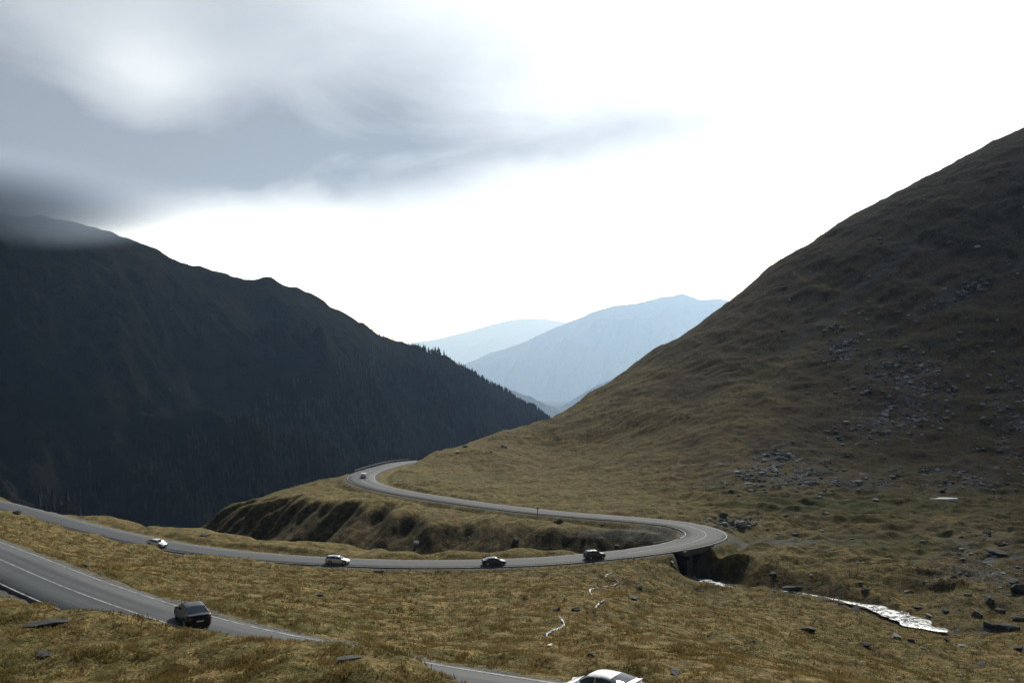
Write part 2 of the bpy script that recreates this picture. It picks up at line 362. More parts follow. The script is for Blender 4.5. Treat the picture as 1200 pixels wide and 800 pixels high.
# ------------------------------------------------------------------ terrain height field
ctrl = [(0, 0, -1.7), (-3, 1, -1.7), (4, 1, -1.8), (0, -3, -1.2), (0, -30, 7), (-60, -60, 14), (60, -60, 14), (0, -250, 80), (-250, -200, 80), (250, -200, 80), (0, -700, 260),
        (-700, -500, 220), (700, -500, 220), (0, 10, -6.4), (0, 20, -10.8), (-12, 20, -10.6), (12, 20, -10.8), (0, 34, -14.6), (-18, 36, -14.9), (16, 34, -15.2), (-45, 30, -12), (45, 22, -12),
        (-90, 60, -16), (100, 40, -14), (-200, 100, -20), (-260, 240, -25), (-320, 100, 0), (220, 60, -10), (130, 110, -32), (180, 150, -36), (400, 60, 40), (500, 250, 90)]
px = [ # hump in front of the near road
  (-60, 700, 78), (0, 700, 72), (60, 716, 65), (150, 729, 59), (230, 739, 56), (300, 743.5, 53), (360, 743, 50), (420, 743, 48.5), (480, 750, 48), (520, 757, 47.5), (560, 776, 47), (600, 797, 46.2), (660, 820, 44),
  (200, 800, 43), (60, 800, 46), (400, 800, 42.5), (-60, 800, 48),
  # meadow between the near and the middle road
  (60, 652, 106), (60, 634, 165), (150, 662, 132), (150, 650, 176), (250, 692, 100), (250, 665, 150), (350, 712, 90), (350, 683, 135), (500, 745, 76), (500, 703, 112), (500, 683, 148), (600, 762, 70), (640, 722, 97), (700, 693, 132),
  (560, 671, 180), (400, 670, 177), (250, 655, 182), (470, 671, 179), (660, 668, 182), (750, 665, 188), (805, 706, 148), (850, 722, 124), (900, 742, 106), (900, 800, 62), (800, 800, 58), (800, 755, 80), (700, 770, 68), (1000, 762, 118), (1000, 800, 88),
  (1100, 800, 104), (1200, 800, 112), (1200, 750, 142), (1100, 752, 144), (950, 712, 160), (870, 708, 168), (1030, 733, 157), (785, 682, 184), (822, 700, 178), (845, 702, 176), (1160, 722, 165),
  # beyond the stream
  (850, 645, 209), (880, 637, 215), (900, 653, 201), (960, 658, 199), (1000, 663, 195), (1060, 667, 193), (1130, 670, 192), (1180, 675, 192), (1100, 640, 222), (1180, 640, 220), (960, 630, 232), (1030, 625, 236), (1000, 600, 262),
  (1100, 600, 264), (1190, 600, 262), (900, 605, 256), (870, 622, 234), (880, 590, 272), (940, 582, 284), (1030, 580, 290), (1110, 577, 296), (1190, 575, 298),
  # between the roads, ravine lip
  (760, 622, 226), (740, 618, 232), (700, 615, 236), (650, 609, 243),
  # strip between middle road and ravine
  (0, 581, 244), (100, 598, 244), (180, 594, 256), (230, 593, 262), (250, 612, 232), (330, 627, 216), (450, 640, 207), (560, 648, 202),
  # far bank of the ravine and its shoulder
  (560, 600, 257), (480, 590, 270), (420, 578, 288), (370, 577, 300), (330, 580, 312), (290, 588, 322), (400, 562, 322), (340, 571, 330), (420, 553, 345), (300, 584, 335), (250, 604, 335),
  (440, 549, 362), (465, 543.5, 388),
  # right hill, lower slopes
  (760, 595, 262), (700, 590, 270), (620, 582, 286), (540, 568, 304), (480, 557, 322), (520, 548, 350), (600, 560, 330), (700, 560, 322), (800, 565, 306), (880, 555, 312), (960, 550, 318), (1080, 550, 318), (1190, 548, 318),
  # silhouette of the hill
  (500, 533.5, 400), (530, 527, 418), (560, 519, 432), (600, 506, 452), (650, 488.5, 472), (700, 457, 492), (750, 424, 512), (800, 392, 530), (855, 351, 550), (900, 317, 565), (950, 286, 580), (1000, 255, 595), (1050, 227, 610), (1100, 202, 622), (1150, 175, 632), (1200, 149, 642), (1300, 100, 660),
  # middle of the face
  (650, 530, 395), (720, 500, 408), (800, 470, 412), (800, 520, 358), (900, 420, 440), (900, 490, 370), (1000, 370, 462), (1000, 460, 388), (1100, 330, 470), (1100, 440, 395), (1200, 290, 480), (1200, 420, 400), (1300, 300, 460), (1300, 480, 360)]
ctrl += [P(*p) for p in px]
for (u, v, D, k, dz) in [(430, 545, 352, 1.25, -45), (330, 568, 332, 1.25, -50), (250, 600, 320, 1.3, -50), (180, 594, 256, 1.35, -40), (60, 590, 240, 1.4, -50), (-60, 575, 260, 1.4, -50), (500, 530, 400, 1.25, -35), (560, 519, 432, 1.3, -60),
         (650, 488, 472, 1.35, -100), (750, 424, 512, 1.3, -90), (855, 351, 550, 1.25, -70), (1000, 255, 595, 1.2, -50), (1150, 175, 632, 1.2, -45), (1300, 100, 660, 1.2, -40)]:
    x, y, z = P(u, v, D); ctrl.append((x * k, y * k, z * k + dz))
ctrl += [(-250, 480, -190), (-100, 560, -190), (0, 700, -230), (-400, 400, -190), (-450, 200, -120), (-500, 700, -300), (100, 900, -260), (-200, 1000, -320), (400, 1000, -50), (600, 700, 120), (700, 400, 160)]
CT = np.array(ctrl, float); SC = 300.0
def _tps(r2): return np.where(r2 > 1e-12, 0.5 * r2 * np.log(np.maximum(r2, 1e-12)), 0)
def _fit():
    X = CT[:, :2] / SC; n = len(X)
    K = _tps(((X[:, None] - X[None]) ** 2).sum(2)) + np.eye(n) * 2e-5
    Pm = np.hstack([np.ones((n, 1)), X])
    A = np.zeros((n + 3, n + 3)); A[:n, :n] = K; A[:n, n:] = Pm; A[n:, :n] = Pm.T
    return np.linalg.solve(A, np.concatenate([CT[:, 2], np.zeros(3)]))
WT = _fit()
def base_h(x, y):
    out = np.empty(len(x)); X = CT[:, :2] / SC
    for s in range(0, len(x), 50000):
        p = np.stack([x[s:s + 50000], y[s:s + 50000]], 1) / SC
        r2 = (p[:, 0:1] - X[:, 0]) ** 2 + (p[:, 1:2] - X[:, 1]) ** 2
        out[s:s + 50000] = _tps(r2) @ WT[:-3] + WT[-3] + p @ WT[-2:]
    return out
def hill_mask(x, y):
    u = 600 + F * x / np.maximum(y, 1)
    return sstep(300, 380, y + 0.25 * np.maximum(x, 0)) * sstep(-60, 20, x)
def terrain(x, y, full=False):
    x = np.asarray(x, float).ravel(); y = np.asarray(y, float).ravel()
    r = np.hypot(x, y)
    h = base_h(x, y)
    h = np.where(r > 900, np.clip(h, -360, 260), h)
    hm = hill_mask(x, y)
    near = sstep(4, 25, r)
    h = h + near * (0.75 * fbm(x, y, 26, 2, 5) + 0.42 * fbm(x, y, 9, 2, 9) + 0.20 * fbm(x, y, 3.2, 2, 15) + 0.07 * fbm(x, y, 1.1, 2, 21))
    # terraces / small scarps of the tussocky meadow
    tr = ridged(x * 0.75 + y * 0.2, y * 1.3 - x * 0.3, 14, 3, 31); h = h + near * (0.35 + 0.75 * sstep(30, 60, x) * sstep(150, 200, y) * (1 - hm)) * (tr - 0.9) * sstep(60, 100, r)
    # gullies and ribs of the hill (running down to the left) and big relief
    gx = x * 0.80 + (y - 300) * 0.30; gy = y * 0.50 - x * 0.30
    h = h + hm * (1.5 * (ridged(gx, gy * 0.5, 75, 4, 41, 0.55) - 1.0) + 0.55 * fbm(x, y, 22, 4, 44, 0.6))
    # road bench
    d, sg, ix = nearest_on(RC, x, y, 30)
    on = d < 29
    rz = np.interp(ix, np.arange(len(RC)), RC[:, 2]); hw = np.interp(ix, np.arange(len(RC)), HALF)
    wob = 1.0 * fbm(x, y, 7, 2, 77)
    t = sstep(hw + 0.9, hw + 6.0 + wob, d)
    ditch = 0.85 * np.exp(-((d - hw - 3.6 - wob * 0.5) / 1.6) ** 2)
    hr = (rz - 0.12) * (1 - t) + h * t - ditch
    h = np.where(on, hr, h)
    # gravel pull-off outside the right bend and inside it
    # stream / ravine
    db, sb, ib = nearest_on(BED, x, y, 60)
    onb_ = db < 59
    bz = np.interp(ib, np.arange(len(BED)), BED[:, 2]); bh = np.interp(ib, np.arange(len(BED)), bed_half); bs = np.interp(ib, np.arange(len(BED)), bed_slope)
    rough = 1 + 0.42 * fbm(np.where(onb_, ib, 0), np.where(onb_, db, 0) * 0.35 * np.where(sb > 0, 1, -1), 15, 3, 91)
    wallz = bz - 0.35 + bs * rough * np.maximum(0, db - bh) + 0.35 * fbm(x, y, 4, 3, 93) * sstep(0, 4, db - bh)
    onb = db < 59
    k = 0.8
    carved = h - k * np.logaddexp(0, (h - wallz) / k)
    soil = np.where(onb, sstep(0.2, 2.5, h - wallz), 0)
    h2 = np.where(onb, carved, h)
    # keep the road core above the banks except at the bridge
    isbr = np.hypot(x - BRP[0], y - BRP[1]) < 9
    keep = on & (~isbr)
    tt = sstep(hw + 0.3, hw + 3.5, d)
    h2 = np.where(keep, np.maximum(h2, h - 14 * tt - 0.01), h2)
    soil = np.where(on, soil * tt, soil)
    h = h2
    h = h + (-420 - h) * sstep(1150, 1480, r)
    if full: return h, d, sg, ix, hw, db, soil, hm, on
    return h

def hit(pix, dmin=25, dmax=900, nD=900):
    """first terrain hit of the camera rays through photo pixels"""
    pix = np.array(pix, float)
    Ds = np.geomspace(dmin, dmax, nD)
    out = []
    n = max(1, 60000 // len(Ds))
    for s in range(0, len(pix), n):
        q = pix[s:s + n]
        Xg = (q[:, 0:1] - 600) / F * Ds; Yg = np.broadcast_to(Ds, Xg.shape); Zr = -(q[:, 1:2] - 400) / F * Ds
        H = terrain(Xg.ravel(), Yg.ravel()).reshape(Xg.shape)
        under = (H - Zr) > 0
        j = np.argmax(under, 1); j = np.where(under.any(1), j, len(Ds) - 1)
        for a in range(len(q)):
            jj = max(1, j[a]); g0 = H[a, jj - 1] - Zr[a, jj - 1]; g1 = H[a, jj] - Zr[a, jj]
            t = 0 if g1 == g0 else min(1, max(0, -g0 / (g1 - g0)))
            D = Ds[jj - 1] + (Ds[jj] - Ds[jj - 1]) * t
            out.append(((q[a, 0] - 600) / F * D, D, -(q[a, 1] - 400) / F * D))
    return np.array(out)

# ---- the ground mesh: polar sheet all round the viewpoint, finest where it is looked at
def build_ground():
    fr = np.linspace(-35, 35, 1050); side = np.concatenate([np.linspace(35, 50, 40)[1:], np.linspace(50, 310, 110)[1:], np.linspace(310, 325, 40)[1:-1]])
    A = np.radians(np.concatenate([fr, side])); nu = len(A)
    rr = np.concatenate([np.geomspace(0.8, 38, 50, endpoint=False), np.geomspace(38, 130, 420, endpoint=False), np.geomspace(130, 660, 620, endpoint=False), np.geomspace(660, 1500, 70)])
    nv = len(rr)
    AA, RR = np.meshgrid(A, rr)
    x = (np.sin(AA) * RR).ravel(); y = (np.cos(AA) * RR).ravel()
    h, d, sg, ix, hw, db, soil, hm, on = terrain(x, y, True)
    u = 600 + F * x / np.where(y > 5, y, 1e9); v = 400 - F * h / np.where(y > 5, y, 1e9)
    # vegetation cover
    big = fbm(x, y, 60, 4, 101); md = fbm(x, y, 14, 4, 103); sm = fbm(x, y, 4, 3, 107)
    right = sstep(20, 130, x + 0.10 * (y - 200))
    heath = np.clip(hm * sstep(-0.5, 0.5, (x - 70) / 90 + 0.7 * big + 0.5 * md + (h + 40) / 110), 0, 1)
    heath = np.maximum(heath, 0.62 * sstep(40, 105, x) * sstep(-0.7, 0.5, md + big) * sstep(90, 150, y))
    heath = np.maximum(heath, hm * 0.25)
    green = sstep(0.15, 0.55, big * 0.8 + md * 0.5) * 0.4
    gp = np.exp(-((x - 95) / 38) ** 2 - ((y - 272) / 14) ** 2); green = np.maximum(green, gp * 1.0); heath = heath * (1 - gp)
    gp = np.exp(-((x - 75) / 26) ** 2 - ((y - 222) / 10) ** 2); green = np.maximum(green, gp * 0.9); heath = heath * (1 - gp * 0.8)
    stone = np.zeros_like(x)
    shoulder = np.where(on, 1 - sstep(hw + 0.7, hw + 1.9 + 0.9 * sm, d), 0); stone = np.maximum(stone, shoulder)
    i_in = near_idx(P(790, 617, 232))
    gin = np.exp(-((x - 27) / 13) ** 2 - ((y - 228) / 6) ** 2) * (h > -45.5); stone = np.maximum(stone, np.clip(gin * 1.5, 0, 1) * 0.9)
    gout = np.exp(-((x - 56) / 11) ** 2 - ((y - 218 - 0.1 * (x - 55)) / 3.6) ** 2); stone = np.maximum(stone, np.clip(gout * 2.6, 0, 1))
    gout = np.exp(-((x - 74) / 10) ** 2 - ((y - 228) / 7) ** 2); stone = np.maximum(stone, gout * 0.35)
    streamside = (db < 4.5) * sstep(5, 1.5, db) * 0.8; stone = np.maximum(stone, np.where(y < 225, streamside, 0) * sstep(-0.2, 0.3, sm))
    scr = scree_mask(u, v) * (y > 120); stone = np.maximum(stone, scr * 0.9 * sstep(-0.3, 0.5, sm + md))
    def along(pts, wd):
        best = np.full(len(x), 1e9)
        for (a0, b0), (a1, b1) in zip(pts[:-1], pts[1:]):
            t = np.clip(((u - a0) * (a1 - a0) + (v - b0) * (b1 - b0)) / ((a1 - a0) ** 2 + (b1 - b0) ** 2), 0, 1)
            best = np.minimum(best, np.hypot(u - a0 - t * (a1 - a0), v - b0 - t * (b1 - b0)))
        return np.exp(-((best + 1.5 * sm) / wd) ** 2) * (y > 300)
    trail = along([(930, 320), (945, 329), (965, 336), (990, 342), (1008, 344), (1032, 358)], 2.2)
    rib = along([(985, 375), (930, 420), (880, 455), (830, 478)], 11) * 0.8
    gully = along([(1075, 285), (1040, 310), (1000, 345), (955, 385), (920, 415)], 8) * 0.55
    heath = heath * (1 - 0.9 * trail) * (1 - rib); green = green * (1 - trail)
    stone = np.maximum(stone, np.maximum(gully, trail * 0.08))
    ext = 0.8 * sstep(60, 95, x) * sstep(170, 300, y)
    soil = np.clip(soil * (1 - stone), 0, 1) * 0.8
    cov = np.stack([heath, green * (1 - soil * 0.6), stone, soil], 1)
    V = np.stack([x, y, h], 1)
    o = grid_mesh("ground", V, nu, nv, M_ground, closed_u=True, attr={'cov': cov})
    tag(o, kind='structure'); return o
SCREE = [(1060, 452, 55, 36, 0.5), (1075, 440, 40, 26, 0.5), (1035, 495, 45, 14, -0.2), (1062, 455, 62, 42, 0.5), (1030, 500, 60, 16, -0.2), (925, 540, 60, 20, 0.1), (905, 552, 90, 14, 0.0), (1110, 560, 90, 20, 0.0), (1130, 340, 90, 12, -0.45), (1185, 490, 30, 70, 0.0), (1000, 566, 160, 9, 0.0), (985, 405, 20, 25, 0.6), (900, 560, 40, 10, 0), (1150, 660, 60, 40, 0), (860, 612, 30, 8, 0)]
def scree_mask(u, v):
    s = np.zeros_like(u)
    for cu, cv, a, b_, ro in SCREE:
        c_, s_ = math.cos(ro), math.sin(ro); du = u - cu; dv = v - cv
        s = np.maximum(s, np.exp(-(((du * c_ + dv * s_) / a) ** 2 + ((dv * c_ - du * s_) / b_) ** 2) * 1.2))
    return s
ground = build_ground()

# ------------------------------------------------------------------ road, lines
def road_material():
    m, n, b = mat("asphalt")
    tcn = n.new('ShaderNodeTexCoord'); uv = n.new('ShaderNodeAttribute', attribute_name='ruv').outputs['Vector']
    obj = tcn.outputs['Object']
    su = n.new('ShaderNodeSeparateXYZ'); n.l.new(uv, su.inputs[0])
    lane = n.noise(n.mapping(uv, (1.6, 0.03, 1)), 1.0, 4, 0.6); patch = n.noise(obj, 0.22, 5, 0.6); grit = n.noise(obj, 14, 3, 0.7)
    c = n.mix(n.ramp(lane.outputs[0], 0.3, 0.7), (0.019, 0.027, 0.033), (0.055, 0.067, 0.077))
    c = n.mix(n.ramp(patch.outputs[0], 0.45, 0.7, 0, 0.5), c, (0.024, 0.028, 0.031))
    c = n.mix(n.ramp(grit.outputs[0], 0.3, 0.7, 0, 0.3), c, (0.085, 0.088, 0.088))
    n.l.new(c, b.inputs['Base Color']); b.inputs['Roughness'].default_value = 0.75; b.inputs['Specular IOR Level'].default_value = 0.3
    bp = n.new('ShaderNodeBump'); bp.inputs['Strength'].default_value = 0.35; bp.inputs['Distance'].default_value = 0.02
    n.l.new(grit.outputs[0], bp.inputs['Height']); n.l.new(bp.outputs[0], b.inputs['Normal'])
    return m
def paint_material():
    m, n, b = mat("worn_road_paint")
    obj = n.new('ShaderNodeTexCoord').outputs['Object']
    a = n.noise(obj, 1.3, 5, 0.7); g = n.noise(obj, 9, 4, 0.7)
    f = n.m('MULTIPLY', n.ramp(a.outputs[0], 0.38, 0.60, 0.15, 1), n.ramp(g.outputs[0], 0.32, 0.55, 0.25, 1))
    n.l.new(n.mix(f, (0.06, 0.065, 0.07), (0.34, 0.345, 0.34)), b.inputs['Base Color']); b.inputs['Roughness'].default_value = 0.6
    return m
def ribbon(name, offs_fn, mat_, lift, i0=0, i1=None, parent=None, thick=0.0):
    """offs_fn(i) -> list of (offset, dz) across"""
    i1 = i1 or len(RC); rows = []; uvs = []
    for i in range(i0, i1):
        for off, dz in offs_fn(i):
            p = RC[i]; rows.append((p[0] + RN[i, 0] * off, p[1] + RN[i, 1] * off, p[2] + lift + dz)); uvs.append((off, RS[i], 0, 1))
    nu = len(offs_fn(i0)); o = grid_mesh(name, np.array(rows), nu, i1 - i0, mat_, attr={'ruv': np.array(uvs)})
    if parent: o.parent = parent
    return o
M_asph = road_material(); M_paint = paint_material()
jit = [(rnd.uniform(-.12, .12), rnd.uniform(-.12, .12)) for _ in range(len(RC) + 2)]
def prof(i):
    w_ = HALF[i] + 0.25; a, b_ = jit[i]
    return [(-w_ + a, -0.22), (-w_ + a + .02, -0.03), (-HALF[i] * 0.5, 0.03), (0, 0.05), (HALF[i] * 0.5, 0.03), (w_ + b_ - .02, -0.03), (w_ + b_, -0.22)]
road = ribbon("road", prof, M_asph, 0.02); tag(road, kind='structure')
def crown(off, i): return 0.05 - 0.07 * min(1, abs(off) / (HALF[i] + .25)) if True else 0
def line(name, offf, wd, i0=0, i1=None):
    def f(i):
        o_ = offf(i); return [(o_ - wd / 2, crown(o_ - wd / 2, i)), (o_ + wd / 2, crown(o_ + wd / 2, i))]
    o = ribbon(name, f, M_paint, 0.032, i0, i1, road)
    return o
line("edge_line", lambda i: -(HALF[i] - 0.12), 0.16); line("edge_line", lambda i: (HALF[i] - 0.12), 0.16)
iz = near_idx(P(0, 592, 226))
line("centre_line", lambda i: 0.0, 0.15, 0, iz - 10)
c0 = near_idx(P(693, 652.5, 197.5))
c1 = near_idx(P(700, 605, 246))
line("centre_line", lambda i: 0.0, 0.14, c0 + 8, c1)
c0 = near_idx(P(450, 572, 296)); line("centre_line", lambda i: 0.0, 0.14, c0, len(RC) - 60)

# ------------------------------------------------------------------ mountains
def ridge(name, crest, down, run, slope, mt, seed, relief=0.1, wl=400, back=0.4, ns=400, nt=160, conc=0.0, crestamp=0.01, skew=0.0, micro=0.0):
    """crest: list of (u,v,D); surface falls from the crest along 'down' (x,y) for run metres, and behind it"""
    C = catmull(np.array([P(*c) for c in crest], float), max(5.0, np.hypot(*(np.array(P(*crest[0]))[:2] - np.array(P(*crest[-1]))[:2])) / ns))
    s = np.concatenate([[0], np.cumsum(np.linalg.norm(np.diff(C[:, :2], axis=0), axis=1))])
    T = np.concatenate([-np.linspace(back * run, 0, nt // 4, endpoint=False) , run * np.linspace(0, 1, nt) ** 1.15])
    dn = np.array(down, float); dn /= np.linalg.norm(dn)
    Sg, Tg = np.meshgrid(s, T)
    cx = np.broadcast_to(C[:, 0], Sg.shape); cy = np.broadcast_to(C[:, 1], Sg.shape); cz = np.broadcast_to(C[:, 2], Sg.shape)
    aT = np.abs(Tg)
    x = cx + dn[0] * Tg; y = cy + dn[1] * Tg
    z = cz - slope * aT * (1 - conc * aT / run)
    env = sstep(0, 0.25 * run, aT)
    sp = ridged((Sg - skew * Tg), Tg * 0.45, wl, 6, seed, 0.55) - 1.1
    z = z + relief * run * sp * (0.05 + env) + micro * env * (ridged(Sg - skew * Tg, Tg * 0.6, 90, 4, seed + 3, 0.6) - 1.2) + crestamp * run * fbm(Sg, Tg, wl * 0.25, 4, seed + 9)
    V = np.stack([x.ravel(), y.ravel(), z.ravel()], 1)
    o = grid_mesh(name, V, len(s), len(T), mt); tag(o, kind='structure')
    return o, V.reshape(len(T), len(s), 3), T, s
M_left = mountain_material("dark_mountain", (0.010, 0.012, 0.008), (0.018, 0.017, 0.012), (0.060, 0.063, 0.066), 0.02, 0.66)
left_crest = [(-620, 60, 1150), (-350, 120, 1200), (-150, 190, 1260), (-50, 232, 1300), (30, 255, 1340), (100, 266, 1380), (140, 274, 1410), (180, 291, 1440), (215, 308, 1480), (255, 317, 1520), (290, 328, 1550), (318, 326, 1570), (335, 334, 1590), (365, 348, 1630), (390, 362, 1660), (405, 366, 1680), (420, 374, 1710), (440, 390, 1750),
              (470, 402, 1800), (500, 411, 1870), (530, 422, 1940), (548, 432, 1990), (562, 443, 2030), (590, 459, 2100), (610, 472, 2150), (640, 488, 2220), (680, 512, 2320), (760, 560, 2500)]
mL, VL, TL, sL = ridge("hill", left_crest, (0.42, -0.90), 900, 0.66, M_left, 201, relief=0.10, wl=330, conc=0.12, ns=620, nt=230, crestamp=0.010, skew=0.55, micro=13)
M_far = mountain_material("far_mountain", (0.045, 0.05, 0.03), (0.07, 0.065, 0.04), (0.16, 0.16, 0.16), 0.001, 0.6, 200)
# wooded spur behind the left mountain
ridge("hill", [(380, 430, 11610), (470, 428, 12015), (540, 436, 12420), (600, 457, 12960), (640, 473, 13230), (668, 487, 13500), (720, 520, 14040)], (0.6, -0.8), 3500, 0.6, M_far, 221, 0.06, 700, crestamp=0.003)
# ridge entering from the right behind the grassy hill
ridge("hill", [(560, 520, 15660), (620, 496, 16065), (655, 478, 16470), (690, 457, 16875), (730, 437, 17415), (780, 412, 17955), (860, 380, 18765), (980, 340, 19710)], (-0.6, -0.8), 4900, 0.6, M_far, 231, 0.05, 1100, crestamp=0.003)
# the great far mountain
ridge("hill", [(380, 500, 29025), (480, 460, 29700), (550, 424, 30375), (590, 409, 30780), (640, 389, 31455), (680, 371, 32130), (712, 360, 32400), (740, 356, 32805), (770, 348.5, 33345), (788, 347, 33480), (800, 345, 33750), (822, 349.5, 34020), (850, 351, 34425), (900, 365, 35100), (1100, 380, 36450)], (-0.35, -0.93), 10800, 0.42, M_far, 241, 0.05, 2400, crestamp=0.0030)
ridge("hill", [(300, 440, 52650), (420, 412, 53325), (500, 399, 54000), (550, 388, 54675), (590, 377, 55350), (620, 373, 56025), (660, 377, 56700), (720, 390, 58050), (900, 420, 59400)], (-0.2, -0.98), 12000, 0.35, M_far, 251, 0.04, 4000, crestamp=0.0015)
# valley floor, one sheet out to the horizon
V = []
aa = np.linspace(0, 2 * math.pi, 96, endpoint=False); rr = np.geomspace(1150, 68000, 60)
for r_ in rr:
    V.append(np.stack([np.sin(aa) * r_, np.cos(aa) * r_, -400 - (r_ - 1150) * 0.045 + 8 * fbm(np.sin(aa) * r_, np.cos(aa) * r_, 900, 3, 3)], 1))
vf = grid_mesh("terrain", np.vstack(V), 96, 60, M_far, closed_u=True); tag(vf, kind='structure')

# ------------------------------------------------------------------ spruces on the left mountain
M_spruce, n_, b_ = mat("spruce_needles")
ns_ = n_.noise(n_.new('ShaderNodeTexCoord').outputs['Object'], 0.08, 5)
n_.l.new(n_.mix(n_.ramp(ns_.outputs[0], 0.3, 0.7), (0.009, 0.014, 0.008), (0.022, 0.027, 0.014)), b_.inputs['Base Color']); b_.inputs['Roughness'].default_value = 0.9; b_.inputs['Specular IOR Level'].default_value = 0.1
def spruce_unit(rs, sides=7, tiers=4):
    V = []; Fc = []
    for t in range(tiers):
        z0 = 0.10 + 0.74 * t / tiers; z1 = min(1.0, z0 + 0.44 - 0.05 * t); r0 = 0.20 * (1 - 0.80 * t / tiers)
        b0 = len(V)
        for k in range(sides):
            a = 2 * math.pi * k / sides + t; rr_ = r0 * (0.7 + 0.5 * rs.rand()); V.append((math.cos(a) * rr_, math.sin(a) * rr_, z0 - 0.03 * rs.rand()))
        V.append((0, 0, z1)); ap = len(V) - 1
        V.append((0, 0, z0 + 0.03)); lo = len(V) - 1
        for k in range(sides):
            Fc.append((b0 + k, b0 + (k + 1) % sides, ap)); Fc.append((b0 + (k + 1) % sides, b0 + k, lo))
    b0 = len(V)
    for k in range(4):
        a = k * math.pi / 2; V.append((math.cos(a) * .018, math.sin(a) * .018, -0.08)); V.append((math.cos(a) * .014, math.sin(a) * .014, 0.2))
    for k in range(4):
        a, b2 = b0 + 2 * k, b0 + 2 * ((k + 1) % 4); Fc.append((a, b2, b2 + 1)); Fc.append((a, b2 + 1, a + 1))
    return np.array(V), np.array(Fc)
def forest():
    units = [spruce_unit(np.random.RandomState(k)) for k in range(5)]
    nt, ns = VL.shape[:2]; z0 = int(np.argmin(np.abs(TL)))
    pts = []
    cnt = 0
    while len(pts) < 13000 and cnt < 60:
        cnt += 1
        s_ = NR.randint(0, ns, 4000); t_ = NR.randint(z0, int(nt * 0.97), 4000)
        p = VL[t_, s_]; u = 600 + F * p[:, 0] / p[:, 1]; v = 400 - F * p[:, 2] / p[:, 1]
        lim = np.interp(u, [-100, 100, 200, 300, 380, 430, 480, 540, 700], [640, 560, 520, 480, 440, 415, 412, 424, 430])
        dn_ = sstep(-14, 34, v - lim + 18 * gnoise(u / 40, v / 30, 5))
        clump = sstep(-0.5, 0.1, gnoise(u / 14, v / 12, 8) + 0.35)
        ok = (NR.rand(4000) < dn_ * clump) & (u > 40) & (u < 680) & (v < 612)
        pts += list(p[ok])
    pts = np.array(pts[:13000])
    VV = []; FF = []; off = 0
    for k, (uV, uF) in enumerate(units):
        q = pts[k::5]; m = len(q); hh = NR.uniform(8.5, 15, m); a = NR.rand(m) * 6.28; wd = hh * NR.uniform(0.85, 1.2, m)
        X = (uV[None, :, 0] * np.cos(a)[:, None] - uV[None, :, 1] * np.sin(a)[:, None]) * wd[:, None]
        Yv = (uV[None, :, 0] * np.sin(a)[:, None] + uV[None, :, 1] * np.cos(a)[:, None]) * wd[:, None]
        Zv = uV[None, :, 2] * hh[:, None]
        VV.append((np.stack([X, Yv, Zv], -1) + q[:, None, :]).reshape(-1, 3))
        FF.append((uF[None] + (np.arange(m) * len(uV))[:, None, None]).reshape(-1, 3) + off); off += m * len(uV)
    o = poly_mesh("spruce_forest", np.vstack(VV), np.vstack(FF), M_spruce)
    tag(o, "dark spruce forest covering the lower flank of the shaded left mountain", "forest", kind='stuff')
    # individually visible spruces along the skyline of the ridge
    meshes = []
    for k, (uV, uF) in enumerate(units):
        t = poly_mesh("spruce_tree", uV, uF, M_spruce); meshes.append(t.data); bpy.data.objects.remove(t)
    uc = 600 + F * VL[z0, :, 0] / VL[z0, :, 1]
    cand = np.where((uc > 425) & (uc < 668))[0]
    u_ = 428.0
    while u_ < 652:
        s_ = cand[int(np.argmin(np.abs(uc[cand] - u_)))]; tI = z0 + rnd.randint(0, 5)
        p = VL[tI, s_]
        o = bpy.data.objects.new("spruce_tree", meshes[rnd.randint(0, 4)]); COL.objects.link(o)
        o.location = (p[0] + rnd.uniform(-3, 3), p[1] + rnd.uniform(-3, 3), p[2] - 0.3); h_ = rnd.uniform(7, 12.5) if u_ > 540 else rnd.uniform(4, 9)
        o.scale = (h_ * rnd.uniform(.9, 1.2), h_ * rnd.uniform(.9, 1.2), h_); o.rotation_euler.z = rnd.uniform(0, 6)
        tag(o, "one of the tiny dark spruces along the skyline of the wooded left ridge", "tree", "spruces on the skyline of the left ridge")
        u_ += rnd.choice([1.2, 1.8, 2.6, 4.0])
forest()

# ------------------------------------------------------------------ low cloud on the left summit
def low_cloud():
    m = bpy.data.materials.new("cloud_vapour"); m.use_nodes = True; n = NT(m.node_tree); n.n.clear()
    out = n.new('ShaderNodeOutputMaterial'); pv = n.new('ShaderNodeVolumePrincipled'); n.l.new(pv.outputs[0], out.inputs['Volume'])
    tcn = n.new('ShaderNodeTexCoord'); o_ = tcn.outputs['Object']
    gen = n.mapping(tcn.outputs['Generated'], (2, 2, 2), (0, 0, 0), (-1, -1, -1))
    ln = n.new('ShaderNodeVectorMath', operation='LENGTH'); n.l.new(gen, ln.inputs[0])
    ns = n.noise(o_, 0.022, 5, 0.6)
    edge = n.ramp(n.m('ADD', ln.outputs['Value'], n.m('MULTIPLY', n.m('SUBTRACT', ns.outputs[0], 0.5), 1.8)), 0.15, 0.95, 1, 0)
    n.l.new(n.m('MULTIPLY', edge, 0.034), pv.inputs['Density']); pv.inputs['Color'].default_value = (0.60, 0.72, 0.88, 1); pv.inputs['Absorption Color'].default_value = (0, 0, 0, 1); pv.inputs['Anisotropy'].default_value = 0.1
    for (u, v, D, sx, sy, sz) in [(-45, 228, 1240, 330, 120, 76)]:
        bm = bmesh.new(); bmesh.ops.create_icosphere(bm, subdivisions=4, radius=1)
        o = bm_obj("low_cloud", bm, m, smooth=True); o.location = P(u, v, D); o.scale = (sx, sy, sz); o.rotation_euler.y = R(5)
        for vtx in o.data.vertices: vtx.co.x *= 1.0
        tag(o, "grey cloud bank resting on the summit of the left mountain", "cloud", kind='stuff')
low_cloud()

